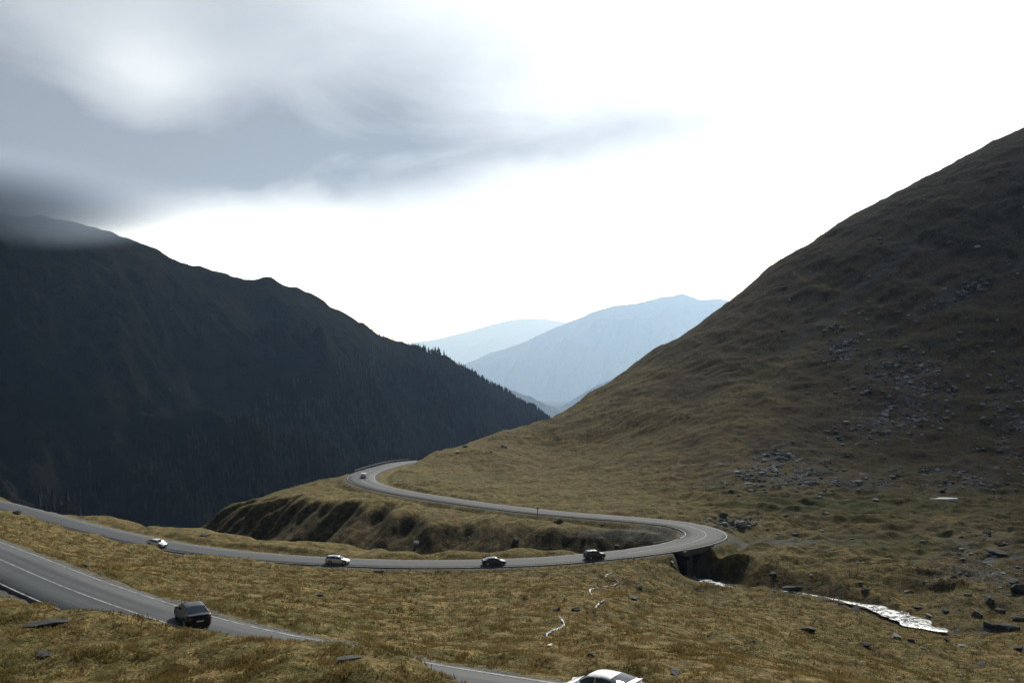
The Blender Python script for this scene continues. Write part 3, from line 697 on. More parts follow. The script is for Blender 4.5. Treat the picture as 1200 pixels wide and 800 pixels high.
# ------------------------------------------------------------------ haze
def haze():
    m = bpy.data.materials.new("haze_air"); m.use_nodes = True; n = NT(m.node_tree); n.n.clear()
    out = n.new('ShaderNodeOutputMaterial'); pv = n.new('ShaderNodeVolumePrincipled'); n.l.new(pv.outputs[0], out.inputs['Volume'])
    pv.inputs['Density'].default_value = 3.6e-5; pv.inputs['Absorption Color'].default_value = (1, 1, 1, 1); pv.inputs['Color'].default_value = (0.42, 0.64, 1.0, 1); pv.inputs['Anisotropy'].default_value = 0.45
    bm = bmesh.new(); box(bm, 140000, 140000, 5340, (0, 0, 0)); o = bm_obj("haze", bm, m)
    o.location = (0, 0, -1030); tag(o, kind='stuff')
    tag(o, "thin blue haze filling the valley air in front of far mountains", "haze")
haze()

# ------------------------------------------------------------------ clouds added out of frame to shade the right hill and meadow
def added_shade_cloud(center, size, seed, label):
    m = bpy.data.materials.get("shade_cloud_volume")
    if not m:
        m = bpy.data.materials.new("shade_cloud_volume"); m.use_nodes = True; n = NT(m.node_tree); n.n.clear()
        out = n.new('ShaderNodeOutputMaterial'); pv = n.new('ShaderNodeVolumePrincipled'); n.l.new(pv.outputs[0], out.inputs['Volume'])
        pv.inputs['Density'].default_value = 0.0062; pv.inputs['Color'].default_value = (0.95, 0.97, 1, 1); pv.inputs['Anisotropy'].default_value = 0.5
    bm = bmesh.new(); bmesh.ops.create_icosphere(bm, subdivisions=5, radius=1)
    for v_ in bm.verts:
        c = v_.co; k = 1 + 0.22 * float(fbm(np.array([c.x * 3 + seed]), np.array([c.y * 3 + c.z * 2]), 1.6, 4, seed)[0]); v_.co = c * k
    o = bm_obj("cloud", bm, m, smooth=True); o.location = center; o.scale = size  # added sun-blocking volume, kept above the top of the frame
    tag(o, label, "cloud", kind='stuff'); return o
def above(x, y, z, top):
    k = (top - z) / sdir.z; return (x + sdir.x * k, y + sdir.y * k, top)
added_shade_cloud(above(330, 520, 40, 1820), (300, 250, 110), 5, "unseen grey cloud added high above the right hill to shade its upper slope")
added_shade_cloud(above(175, 225, -42, 1820), (120, 85, 60), 9, "small unseen cloud added to shade the meadow on the right side of the stream")

# ------------------------------------------------------------------ bridge over the stream
def bridge():
    root = bpy.data.objects.new("stone_bridge", None); COL.objects.link(root)
    i = near_idx(BRP); p = RC[i]; t = RT[i]; ang = math.atan2(t[1], t[0])
    root.location = (p[0], p[1], p[2]); root.rotation_euler.z = ang
    tag(root, "small dark concrete road bridge over the stream at the right hand bend", "bridge")
    hw = HALF[i] + 0.5
    sd_ = -1                                        # local -y is the right-hand side of travel (outer or inner)
    bm = bmesh.new(); box(bm, 9.5, 2 * hw, 0.85, (0, 0, -0.66), bev=0.04); bm_obj("deck", bm, M_conc, root)
    for s_ in (-1, 1):
        bm = bmesh.new(); box(bm, 8.6, 0.32, 0.55, (0, s_ * (hw + 0.17), -0.10), bev=0.05); bm_obj("parapet", bm, M_conc, root)
    for s_ in (-1, 1):
        bm = bmesh.new(); box(bm, 0.9, 2 * hw + 1.2, 6.4, (s_ * 3.5, 0, -4.3), bev=0.03)
        for e in (-1, 1):
            box(bm, 2.4, 0.5, 5.2, (s_ * 4.55, e * (hw + 0.75), -4.4), (0, 0, s_ * e * 0.35), bev=0.03)
        bm_obj("abutment", bm, M_rockdark, root)
    return root
bridge()

# ------------------------------------------------------------------ water
def water_material(name, foam):
    m, n, b = mat(name)
    obj = n.new('ShaderNodeTexCoord').outputs['Object']
    a = n.noise(obj, 0.9, 5, 0.6, 0.6); c = n.noise(obj, 5, 4, 0.6)
    f = n.m('MULTIPLY', n.ramp(n.m('ADD', n.m('MULTIPLY', a.outputs[0], 0.6), n.m('MULTIPLY', c.outputs[0], 0.4)), 0.62 - foam, 0.72 - foam), 1.0)
    n.l.new(n.mix(f, (0.03, 0.04, 0.042), (0.60, 0.64, 0.66)), b.inputs['Base Color'])
    n.l.new(n.ramp(f, 0, 1, 0.10, 0.55), b.inputs['Roughness']); b.inputs['Specular IOR Level'].default_value = 0.8
    bp = n.new('ShaderNodeBump'); bp.inputs['Strength'].default_value = 0.5; bp.inputs['Distance'].default_value = 0.06
    n.l.new(c.outputs[0], bp.inputs['Height']); n.l.new(bp.outputs[0], b.inputs['Normal'])
    return m
M_water = water_material("stream_water", 0.165); M_rill = water_material("rill_water", 0.17); M_glass_water = water_material("pool_water", 0.02)
def strip(name, pts, wds, mt, lift, sub=0.8, level=False):
    pts = catmull(np.array(pts, float), sub)
    wd = np.interp(np.linspace(0, 1, len(pts)), np.linspace(0, 1, len(wds)), wds)
    T = np.gradient(pts, axis=0); T /= np.linalg.norm(T[:, :2], axis=1)[:, None]; Nn = np.stack([T[:, 1], -T[:, 0]], 1)
    rows = []
    for i in range(len(pts)):
        g1_, g2_ = (float(gnoise(np.array([i * sub / 2.6]), np.array([k_]), 19)[0]) for k_ in (3.3, 8.7)); l = wd[i] * (0.85 + 0.7 * g1_); r_ = wd[i] * (0.85 + 0.7 * g2_)
        for k in (-1, -.5, 0, .5, 1):
            q = l if k < 0 else r_; rows.append((pts[i, 0] + Nn[i, 0] * k * q, pts[i, 1] + Nn[i, 1] * k * q, pts[i, 2] + lift - (0.10 if abs(k) == 1 else 0)))
    o = grid_mesh(name, np.array(rows), 5, len(pts), mt); return o
i_end = BRI + 16
wds = [(0.12 if BED[i, 0] > 70 else 0.24) + 2.8 * math.exp(-((BED[i, 0] - 64.8) / 3.2) ** 2) + 1.9 * math.exp(-((bi[i] + 6) / 9.0) ** 2) for i in range(0, i_end, 2)]
i_st = int(np.argmax(BED[:, 0] < 69.5))
wds = wds[i_st // 2:]
st = strip("stream", BED[i_st:i_end:2], wds, M_water, 0.05); tag(st, kind='structure')
rills = [[(719, 671), (711, 674), (709, 677)], [(712, 679), (722, 680), (725, 683), (719, 686), (708, 687.5), (698, 690), (691, 692), (693, 697), (697, 700)], [(708, 704), (703, 707), (697, 713)], [(655, 723), (659, 728), (661, 733), (656, 737), (647, 740), (641, 744), (641, 748)], [(647, 756), (641, 758)]]
for r_ in rills:
    q = hit(r_); q[:, 2] += 0.14
    if len(q) < 3: q = np.vstack([q[0], (q[0] + q[1]) / 2, q[1]])
    o = strip("rivulet", q, [0.03, 0.14, 0.05, 0.10, 0.17, 0.05, 0.13, 0.04], M_rill, 0.03, 0.4); tag(o, kind='structure')
def pool(name, c, rx, ry, mt, rot=0.0, lift=0.16, lab=None):
    x0, y0, z0 = c; bm = bmesh.new(); vs = []
    for k in range(40):
        a = k / 40 * 2 * math.pi; q = 1 + 0.35 * float(gnoise(np.array([math.cos(a) * 2 + x0]), np.array([math.sin(a) * 2 + y0]), 6)[0])
        dx, dy = math.cos(a) * rx * q, math.sin(a) * ry * q
        X, Y_ = x0 + dx * math.cos(rot) - dy * math.sin(rot), y0 + dx * math.sin(rot) + dy * math.cos(rot)
        vs.append((X, Y_))
    H = terrain(np.array([v[0] for v in vs]), np.array([v[1] for v in vs]))
    zz = float(np.median(H)) + lift
    top = [bm.verts.new((v[0], v[1], zz)) for v in vs]; bot = [bm.verts.new((v[0], v[1], zz - 1.2)) for v in vs]
    bm.faces.new(top)
    for k in range(40): bm.faces.new((top[k], bot[k], bot[(k + 1) % 40], top[(k + 1) % 40]))
    o = bm_obj(name, bm, mt); return o
M_snow = simple("old_snow", (0.75, 0.78, 0.80), 0.6)

# ------------------------------------------------------------------ rocks
def rock_mesh(seed, sub=4, flat=0.6, planes=17):
    rs = np.random.RandomState(seed)
    bm = bmesh.new(); bmesh.ops.create_icosphere(bm, subdivisions=sub, radius=1.0)
    N = rs.normal(size=(planes, 3)); N /= np.linalg.norm(N, axis=1)[:, None]; D = rs.uniform(0.42, 0.80, planes)
    N[0] = (0.1, 0, 1); D[0] = 0.7
    for v_ in bm.verts:
        c = np.array(v_.co); k = 1.0
        for nn, dd in zip(N, D):
            dt = c @ nn
            if dt > dd: k = min(k, dd / dt)
        c = c * k; c = c * (1 + 0.05 * float(gnoise(np.array([c[0] * 3 + seed]), np.array([c[1] * 3 + c[2] * 2.3]), 3)[0]))
        v_.co = (c[0], c[1] * 0.85, c[2] * flat)
    me = bpy.data.meshes.new("boulder"); bm.to_mesh(me); bm.free(); return me
RM = {}
for nm, mt in (("g", M_rock), ("p", M_rockpale), ("d", M_rockdark)):
    RM[nm] = []
    for k in range(6):
        me = rock_mesh(40 + k, flat=[0.6, 0.75, 0.45, 0.9, 0.5, 0.65][k]); me.materials.append(mt); RM[nm].append(me)
def boulder(pos, w_m, tone, shape, label, group=None, flat=1.0, sink=0.75):
    o = bpy.data.objects.new("boulder", RM[tone][shape % 6]); COL.objects.link(o)
    s_ = w_m * 0.88 / 1.55; o.scale = (s_, s_ * 0.9, s_ * flat)
    o.location = (pos[0], pos[1], pos[2] + s_ * 0.35 * flat * (1 - sink)); o.rotation_euler = (rnd.uniform(-.15, .15), rnd.uniform(-.15, .15), rnd.uniform(0, 6.28))
    tag(o, label, "boulder", group); return o
# (u, v of its foot, width in photo pixels, tone, shape, flatness, label)
B = [(488, 638, 13, 'p', 1, 1.0, "pale boulder on the lip of the ravine above the silver estate car"),
 (1003, 716, 17, 'd', 3, 1.0, "dark rounded boulder at the left end of the white rapids"),
 (946, 738, 24, 'd', 2, 0.7, "flat dark slab lying in grass left of the rapids"),
 (1050, 747, 19, 'p', 5, 0.9, "pale grey boulder in grass just below the rapids"),
 (1012, 756, 17, 'd', 4, 0.8, "dark wedge shaped boulder below the left end of the rapids"),
 (1068, 752, 12, 'd', 1, 0.9, "small dark block right of the pale boulder below the rapids"),
 (1100, 741, 22, 'g', 0, 0.9, "grey boulder at the right tip of the white rapids"),
 (1122, 741, 12, 'g', 2, 0.8, "low grey rock just right of the boulder at the tip of the rapids"),
 (1145, 722, 22, 'g', 5, 1.1, "large grey boulder on the stream bank right of the rapids"),
 (1158, 733, 14, 'd', 3, 0.9, "dark boulder at the right foot of the large bank boulder"),
 (1183, 737, 30, 'd', 0, 0.9, "broad dark boulder near the right edge of the stream bed"),
 (1196, 728, 24, 'g', 4, 1.0, "grey boulder touching the right edge of the picture above the stream bed"),
 (1168, 648, 32, 'd', 2, 0.6, "long dark rock slab on the far right meadow"),
 (1158, 625, 14, 'd', 5, 0.8, "dark rock above the long slab on the far right meadow"),
 (1135, 698, 11, 'p', 4, 1.2, "pale upright slab standing beside the stream at the right"),
 (1193, 694, 24, 'd', 1, 1.2, "tall dark boulder at the right edge above the stream"),
 (1186, 682, 20, 'g', 0, 0.8, "grey flat topped boulder above the tall dark one at the right edge"),
 (1118, 677, 10, 'g', 3, 0.9, "small grey boulder alone on the slope above the stream at the right"),
 (1013, 693, 11, 'g', 1, 1.2, "grey boulder on the far bank right above the upper end of the rapids"),
 (1008, 683, 9, 'g', 4, 1.0, "small grey rock higher on the far bank above the rapids"),
 (930, 689, 26, 'g', 2, 0.5, "flat grey ledge lying on the far bank right of the bridge"),
 (1075, 712, 12, 'g', 0, 0.9, "grey rock between the rapids and the far bank"),
 (1090, 722, 12, 'p', 2, 0.9, "pale rock just above the right tip of the white rapids"),
 (1108, 716, 14, 'g', 5, 0.9, "blocky grey boulder between the rapids and the large bank boulder"),
 (1160, 704, 18, 'g', 1, 0.9, "grey boulder standing left of the tall dark one at the right edge"),
 (1172, 716, 15, 'd', 0, 0.9, "dark boulder above the broad one near the right edge"),
 (1066, 694, 11, 'p', 3, 0.8, "pale rock on the far bank above the middle of the rapids"),
 (1128, 757, 13, 'p', 0, 0.8, "pale rock in grass below and right of the rapids"),
 (905, 672, 12, 'g', 4, 0.8, "grey rock on the bank between the bridge and the rapids"),
 (1042, 717, 8, 'd', 0, 0.9, "small dark rock splitting the rapids near their upper end"),
 (1058, 727, 9, 'd', 2, 0.8, "dark rock in the middle of the white rapids"),
 (1074, 733, 7, 'g', 3, 0.8, "small grey rock in the lower half of the white rapids"),
 (1030, 722, 11, 'g', 5, 0.7, "grey rock on the near bank of the rapids, left of their middle"),
 (986, 708, 9, 'g', 1, 0.7, "small grey rock beside the narrow stream above the rapids"),
 (1192, 760, 15, 'd', 4, 0.9, "dark boulder near the right edge below the stream bed"),
 (1150, 780, 20, 'd', 2, 0.5, "flat dark rock in the lower right meadow"),
 (1110, 750, 10, 'd', 3, 0.8, "small dark rock below the right tip of the rapids"),
 (694, 768, 20, 'd', 5, 0.6, "low dark boulder in the meadow above the white car"),
 (792, 788, 24, 'g', 2, 0.6, "grey slab in grass right of the white car"),
 (748, 688, 13, 'g', 4, 0.7, "grey rock right of the little rivulet, nearest the road"),
 (742, 701, 18, 'g', 0, 0.6, "long grey rock beside the middle of the rivulet"),
 (675, 715, 18, 'd', 1, 0.7, "dark boulder in grass left of the rivulet"),
 (653, 714, 12, 'd', 3, 0.7, "small dark boulder furthest left beside the rivulet"),
 (640, 744, 12, 'd', 0, 0.7, "dark rock at the lower end of the rivulet"),
 (374, 697, 11, 'd', 4, 0.6, "dark rock in the meadow below the silver estate car"),
 (400, 690, 10, 'g', 5, 0.6, "small grey rock in the meadow right of the dark one below the estate car"),
 (444, 670, 16, 'd', 2, 0.7, "flat grey rock on the bank below the road, right of the silver estate car"),
 (410, 772, 34, 'g', 2, 0.5, "broad grey slab bedded in the grassy hump beside the near road"),
 (55, 731, 52, 'd', 2, 0.35, "long low dark rock in the grass at the lower left"),
 (52, 766, 28, 'g', 0, 0.3, "flat grey rock in the lower left grass"),
 (100, 664, 22, 'd', 5, 0.6, "brown grey rock at the foot of the bank above the near road"),
 (20, 602, 12, 'd', 1, 0.9, "dark rock on the verge of the far left road"),
 (240, 627, 12, 'g', 3, 0.5, "flat grey rock in the strip of meadow above the far left road"),
 (868, 616, 14, 'p', 1, 1.0, "pale angular boulder on the bank above the right bend"),
 (858, 612, 11, 'g', 3, 0.9, "grey boulder left of the pale one above the right bend"),
 (846, 605, 18, 'g', 5, 0.9, "grey outcrop in the bank behind the right bend"),
 (879, 614, 10, 'd', 4, 0.9, "dark boulder right of the pale one above the right bend"),
 (787, 659, 10, 'p', 4, 0.9, "pale block beside the left wall of the bridge"),
 (790, 665, 12, 'g', 1, 0.8, "grey block below the pale one left of the bridge"),
 (800, 672, 16, 'd', 3, 0.8, "dark wet boulder at the mouth of the bridge"),
 (1025, 586, 12, 'p', 0, 0.8, "pale rock on the bright green patch at the hill foot"),
 (967, 602, 9, 'p', 3, 0.8, "pale rock left of the green patch at the hill foot"),
 (1105, 577, 10, 'd', 4, 1.2, "dark block above the snow patch"),
 (545, 524, 8, 'g', 1, 0.8, "grey rock on the sunny shoulder left of the hill foot"),
 (537, 529, 8, 'p', 2, 0.7, "pale rock at the left of the sunny shoulder near the far bend"),
 (590, 524, 9, 'd', 3, 0.7, "dark rock on the sunny shoulder above the far bend"),
 (575, 529, 7, 'g', 0, 0.7, "small grey rock between the others on the sunny shoulder"),
 (683, 632, 9, 'g', 5, 1.0, "grey rock in the ravine bank above the black off-roader"),
 (655, 612, 12, 'g', 3, 0.9, "grey crag at the top of the ravine bank below the marker post"),
 (604, 635, 13, 'd', 1, 1.0, "dark boulder low in the ravine bank above the blue saloon"),
 (723, 640, 9, 'g', 0, 1.0, "grey rock in the bank right of the black off-roader")]
pp = hit([(b_[0], b_[1]) for b_ in B])
for b_, p in zip(B, pp):
    boulder(p, b_[2] / F * p[1], b_[3], b_[4], b_[6], flat=b_[5])
# patches of old snow and slack water
c = hit([(1105, 585), (1120, 703)])
o = pool("snow_patch", c[0], 4.4, 1.3, M_snow, 0.05, 0.25); tag(o, "small white patch of old snow at the foot of the hill on the right", "snow patch")
# scree: uncountable broken rock
def scree():
    base = []
    for k in range(4):
        bm = bmesh.new(); bmesh.ops.create_icosphere(bm, subdivisions=1, radius=1.0); rs = np.random.RandomState(k)
        V_ = np.array([v_.co[:] for v_ in bm.verts]); V_ *= rs.uniform(0.6, 1.15, (len(V_), 1)); V_[:, 2] *= 0.6
        Fc_ = np.array([[v_.index for v_ in f.verts] for f in bm.faces]); bm.free(); base.append((V_, Fc_))
    n = 70000; u = NR.uniform(500, 1260, n); v = NR.uniform(230, 800, n)
    cs = np.array(SCREE)[NR.randint(0, len(SCREE), 32000)]; u2 = cs[:, 0] + NR.normal(0, .7, 32000) * cs[:, 2]; v2 = cs[:, 1] + NR.normal(0, .7, 32000) * cs[:, 3]
    k2 = (u2 < 1260) & (v2 > 200) & (v2 < 700); u = np.concatenate([u, u2[k2]]); v = np.concatenate([v, v2[k2]]); n = len(u)
    msk = scree_mask(u, v) * 0.60 * (0.12 + 0.88 * sstep(-0.1, 0.5, gnoise(u / 16, v / 9, 3) + 0.5 * gnoise(u / 6, v / 4, 4)))
    msk = msk + 0.006 + 0.016 * sstep(830, 1100, u) * (v > 560) + 0.010 * sstep(850, 1000, u)
    msk *= ~((v > 665) & (u < 800)); msk *= np.where(v > 690, 0.5, 1.0)
    ok = (NR.rand(n) < msk * 0.62) & ~((v > 560) & (v < 760) & (u < 780) & (NR.rand(n) < 0.6)); q = hit(np.stack([u[ok], v[ok]], 1), 60, 740, 420)
    q = q[q[:, 1] < 725]; q = q[np.abs(terrain(q[:, 0], q[:, 1]) - q[:, 2]) < 1.5]
    dr, _, _ = nearest_on(RC, q[:, 0], q[:, 1], 30); q = q[dr > 4.6]
    VV = []; FF = []; CC = []; off = 0
    for k, (bV, bF) in enumerate(base):
        p = q[k::4]; m = len(p); sz = (0.00105 * p[:, 1] * (0.5 + 2.6 * NR.rand(m) ** 3))[:, None, None]
        a = NR.rand(m) * 6.28; ca, sa = np.cos(a)[:, None], np.sin(a)[:, None]; st_ = NR.uniform(0.8, 1.6, (m, 1))
        X = (bV[None, :, 0] * ca - bV[None, :, 1] * sa) * st_; Yv = bV[None, :, 0] * sa + bV[None, :, 1] * ca
        Zv = np.broadcast_to(bV[None, :, 2], X.shape)
        VV.append((np.stack([X, Yv, Zv], -1) * sz + p[:, None, :]).reshape(-1, 3)); FF.append((bF[None] + (np.arange(m) * len(bV))[:, None, None]).reshape(-1, 3) + off); off += m * len(bV)
        g = NR.uniform(0, 1, (m, 1, 1)) ** 2 * np.ones((1, len(bV), 4)); CC.append(g.reshape(-1, 4))
    m_, n_, b_ = mat("scree_rock"); at = n_.new('ShaderNodeAttribute', attribute_name='tone')
    n_.l.new(n_.mix(at.outputs['Fac'], (0.075, 0.082, 0.084), (0.46, 0.48, 0.48)), b_.inputs['Base Color']); b_.inputs['Roughness'].default_value = 0.9
    o = poly_mesh("scree", np.vstack(VV), np.vstack(FF), m_, attr={'tone': np.vstack(CC)})
    tag(o, "loose grey scree and small stones scattered over the right hill and meadow", "scree", kind='stuff')
scree()

# ------------------------------------------------------------------ grass
def grass():
    n = 150000
    u = NR.uniform(-120, 1320, n); rr_ = NR.rand(n)
    y = 36 * (200 / 36.0) ** (rr_ ** 0.9); x = (u - 600) / F * y
    h, d, sg, ix, hw, db, soil, hm, on = terrain(x, y, True)
    v = 400 - F * h / y
    edge = fbm(x, y, 2.5, 2, 55)
    clump = gnoise(x / 2.2, y / 2.2, 61) + 0.6 * gnoise(x / 0.9, y / 0.9, 62)
    ok = (d > hw + 0.9 + 0.7 * np.abs(edge)) & (db > 3.2) & (v < 850) & (NR.rand(n) < np.clip(0.5 + 0.7 * clump, 0.08, 1))
    x, y, h, clump = x[ok], y[ok], h[ok], clump[ok]; m = len(x); nb = 6
    H_ = 0.72 * (0.16 + 0.13 * np.clip(clump, -0.5, 1) + 0.10 * NR.rand(m))[:, None] * NR.uniform(0.6, 1.2, (m, nb)) * (1 + y[:, None] / 260)
    a = NR.rand(m, nb) * 6.28; lean = NR.uniform(0.15, 0.75, (m, nb)) * H_
    sp = (0.10 + y / 1400)[:, None]; bx = x[:, None] + NR.normal(0, 1, (m, nb)) * sp; by = y[:, None] + NR.normal(0, 1, (m, nb)) * sp
    wd = (0.018 + y / 3600)[:, None] * NR.uniform(0.7, 1.5, (m, nb)); ta = a + NR.uniform(-0.8, 0.8, (m, nb)) + 1.57
    z0 = h[:, None] - 0.05 * np.ones((1, nb))
    p0 = np.stack([bx - np.cos(ta) * wd, by - np.sin(ta) * wd, z0], -1); p1 = np.stack([bx + np.cos(ta) * wd, by + np.sin(ta) * wd, z0], -1)
    p2 = np.stack([bx + np.cos(a) * lean, by + np.sin(a) * lean, z0 + H_], -1)
    V_ = np.stack([p0, p1, p2], 2).reshape(-1, 3); Fc_ = np.arange(len(V_)).reshape(-1, 3)
    t1 = NR.rand(m); t2 = np.clip(0.5 + 0.45 * gnoise(x / 7, y / 7, 71) + 0.35 * gnoise(x / 2.4, y / 2.4, 72) + 0.12 * (t1 - .5), 0, 1)
    t3 = np.clip(sstep(70, 150, x), 0, 1)
    C_ = np.stack([t2, t1, t3, np.ones(m)], 1); C_ = np.repeat(C_, nb * 3, 0)
    m_, n_, b_ = mat("dry_grass"); at = n_.new('ShaderNodeAttribute', attribute_name='tone'); sc_ = n_.new('ShaderNodeSeparateColor'); n_.l.new(at.outputs['Color'], sc_.inputs[0])
    c = n_.mix(sc_.outputs[0], (0.105, 0.088, 0.026), (0.31, 0.220, 0.085)); c = n_.mix(n_.ramp(sc_.outputs[1], 0.86, 0.99, 0, 0.5), c, (0.15, 0.085, 0.035))
    c = n_.mix(sc_.outputs[2], c, (0.075, 0.058, 0.026))
    n_.l.new(c, b_.inputs['Base Color']); b_.inputs['Roughness'].default_value = 0.85; b_.inputs['Specular IOR Level'].default_value = 0.15
    tr = n_.new('ShaderNodeBsdfTranslucent'); n_.l.new(c, tr.inputs[0]); mx = n_.new('ShaderNodeMixShader'); mx.inputs[0].default_value = 0.3
    n_.l.new(b_.outputs[0], mx.inputs[1]); n_.l.new(tr.outputs[0], mx.inputs[2]); n_.l.new(mx.outputs[0], m_.node_tree.nodes['Material Output'].inputs[0])
    o = poly_mesh("grass", V_, Fc_, m_, attr={'tone': C_}); tag(o, "dry straw coloured tussock grass covering the near meadow", "grass", kind='stuff')
grass()

# ------------------------------------------------------------------ posts and guard rail
M_postw = simple("post_white", (0.55, 0.55, 0.53), 0.6); M_postd = simple("post_dark", (0.03, 0.03, 0.03), 0.6); M_steel = simple("galvanised_steel", (0.16, 0.165, 0.17), 0.7, 0.2)
def marker_post():
    p = P(641, 600, 253.5); i = near_idx(p); off = HALF[i] + 0.9
    p = RC[i]; q = (p[0] + RN[i, 0] * off, p[1] + RN[i, 1] * off); q2 = (p[0] - RN[i, 0] * off, p[1] - RN[i, 1] * off)
    q = q if q[1] < q2[1] else q2
    z = float(terrain([q[0]], [q[1]])[0])
    root = bpy.data.objects.new("marker_post", None); COL.objects.link(root); root.location = (q[0], q[1], z)
    tag(root, "thin dark marker post on the verge of the middle stretch of road above the ravine", "post")
    bm = bmesh.new(); box(bm, 0.16, 0.16, 1.9, (0, 0, 0.85), bev=0.02); bm_obj("post", bm, M_postd, root)
    bm = bmesh.new(); box(bm, 0.34, 0.10, 0.55, (0, -0.02, 1.75), bev=0.02); bm_obj("marker_panel", bm, M_postd, root)
marker_post()
def guard_rail(ia, ib, side, label):
    root = bpy.data.objects.new("guard_rail", None); COL.objects.link(root)
    o_ = RC[ia]; root.location = o_; tag(root, label, "guard rail")
    def at(i): 
        off = side * (HALF[i] + 0.75); return np.array([RC[i, 0] + RN[i, 0] * off, RC[i, 1] + RN[i, 1] * off, RC[i, 2]])
    rows = []
    idx = list(range(ia, ib))
    for i in idx:
        p = at(i) - o_; nx, ny = RN[i] * side
        for dn, dz in ((0, .42), (-.05, .5), (.0, .58), (-.05, .66), (0, .74), (.06, .74), (.06, .42), (0, .42)): rows.append((p[0] + nx * dn, p[1] + ny * dn, p[2] + dz))
    b = grid_mesh("rail", np.array(rows), 8, len(idx), M_steel); b.parent = root
    for i in idx[::4]:
        p = at(i) - o_; bm = bmesh.new(); box(bm, 0.12, 0.12, 1.5, (p[0] + RN[i, 0] * side * .12, p[1] + RN[i, 1] * side * .12, p[2] + 0.0)); bm_obj("post", bm, M_steel, root)
ia = near_idx(P(431, 553, 331)); ib = near_idx(P(490, 541, 388))
i_ = near_idx(P(450, 547, 350)); sidev = -1 if (RC[i_, 0] - RN[i_, 0] * 5) < RC[i_, 0] else 1
guard_rail(ia, ib, sidev, "pale steel guard rail along the outside of the road just past the far bend")

# ------------------------------------------------------------------ cars
M_tyre = simple("tyre_rubber", (0.015, 0.015, 0.015), 0.8); M_rim = simple("alloy_rim", (0.38, 0.39, 0.40), 0.35, 0.8); M_under = simple("black_plastic", (0.012, 0.012, 0.012), 0.7)
M_lamp = simple("lamp_glass", (0.65, 0.68, 0.70), 0.1, 0.0, 1.0); M_tail = simple("tail_lamp", (0.22, 0.012, 0.012), 0.2, 0, 1.0); M_plate = simple("plate_white", (0.6, 0.6, 0.58), 0.5); M_orange = simple("indicator_orange", (0.5, 0.18, 0.03), 0.3)
mg, ng, bg_ = mat("car_glass"); bg_.inputs['Base Color'].default_value = (0.012, 0.015, 0.018, 1); bg_.inputs['Roughness'].default_value = 0.03; bg_.inputs['Specular IOR Level'].default_value = 0.9
def paint(name, c, metal=0.0, rough=0.32):
    m = simple(name, c, rough, metal, 1.0); return m
SPEC = {
 'saloon': dict(L=4.55, W=1.78, H=1.44, clr=.20, wr=.32, axf=1.42, axr=-1.30, belt=[(-2.27, .70), (-2.24, .92), (-2.1, 1.0), (-1.55, 1.03), (-.6, .97), (.6, .93), (1.05, .95), (1.5, .88), (1.95, .78), (2.18, .66), (2.27, .50)],
                roof=[(-1.85, 1.02), (-1.45, 1.17), (-.95, 1.36), (-.45, 1.43), (.1, 1.44), (.45, 1.39), (.8, 1.20), (1.22, .93)], cpil=.33),
 'coupe': dict(L=4.35, W=1.78, H=1.40, clr=.19, wr=.32, axf=1.38, axr=-1.20, belt=[(-2.17, .70), (-2.14, .96), (-2.0, 1.04), (-1.5, 1.02), (-.6, .95), (.6, .91), (1.0, .92), (1.5, .84), (1.9, .74), (2.1, .62), (2.17, .48)],
               roof=[(-1.9, 1.05), (-1.45, 1.20), (-.9, 1.35), (-.4, 1.40), (.1, 1.40), (.45, 1.34), (.85, 1.13), (1.2, .90)], cpil=.40),
 'estate': dict(L=4.6, W=1.76, H=1.48, clr=.20, wr=.32, axf=1.40, axr=-1.28, belt=[(-2.30, .60), (-2.27, .92), (-2.1, 1.0), (-.6, .96), (.6, .92), (1.05, .94), (1.5, .87), (1.95, .77), (2.2, .65), (2.30, .50)],
                roof=[(-2.27, .96), (-2.12, 1.22), (-1.93, 1.42), (-1.2, 1.48), (-.3, 1.49), (.25, 1.44), (.7, 1.22), (1.2, .92)], cpil=.22),
 'offroader': dict(L=4.35, W=1.80, H=1.72, clr=.27, wr=.36, axf=1.35, axr=-1.28, belt=[(-2.17, .70), (-2.15, 1.02), (-2.0, 1.10), (-.6, 1.08), (.6, 1.05), (.95, 1.08), (1.4, 1.04), (1.8, .98), (2.08, .84), (2.17, .62)],
                   roof=[(-2.12, 1.10), (-2.0, 1.38), (-1.85, 1.64), (-1.2, 1.71), (-.3, 1.72), (.25, 1.66), (.6, 1.42), (1.0, 1.06)], cpil=.25)}
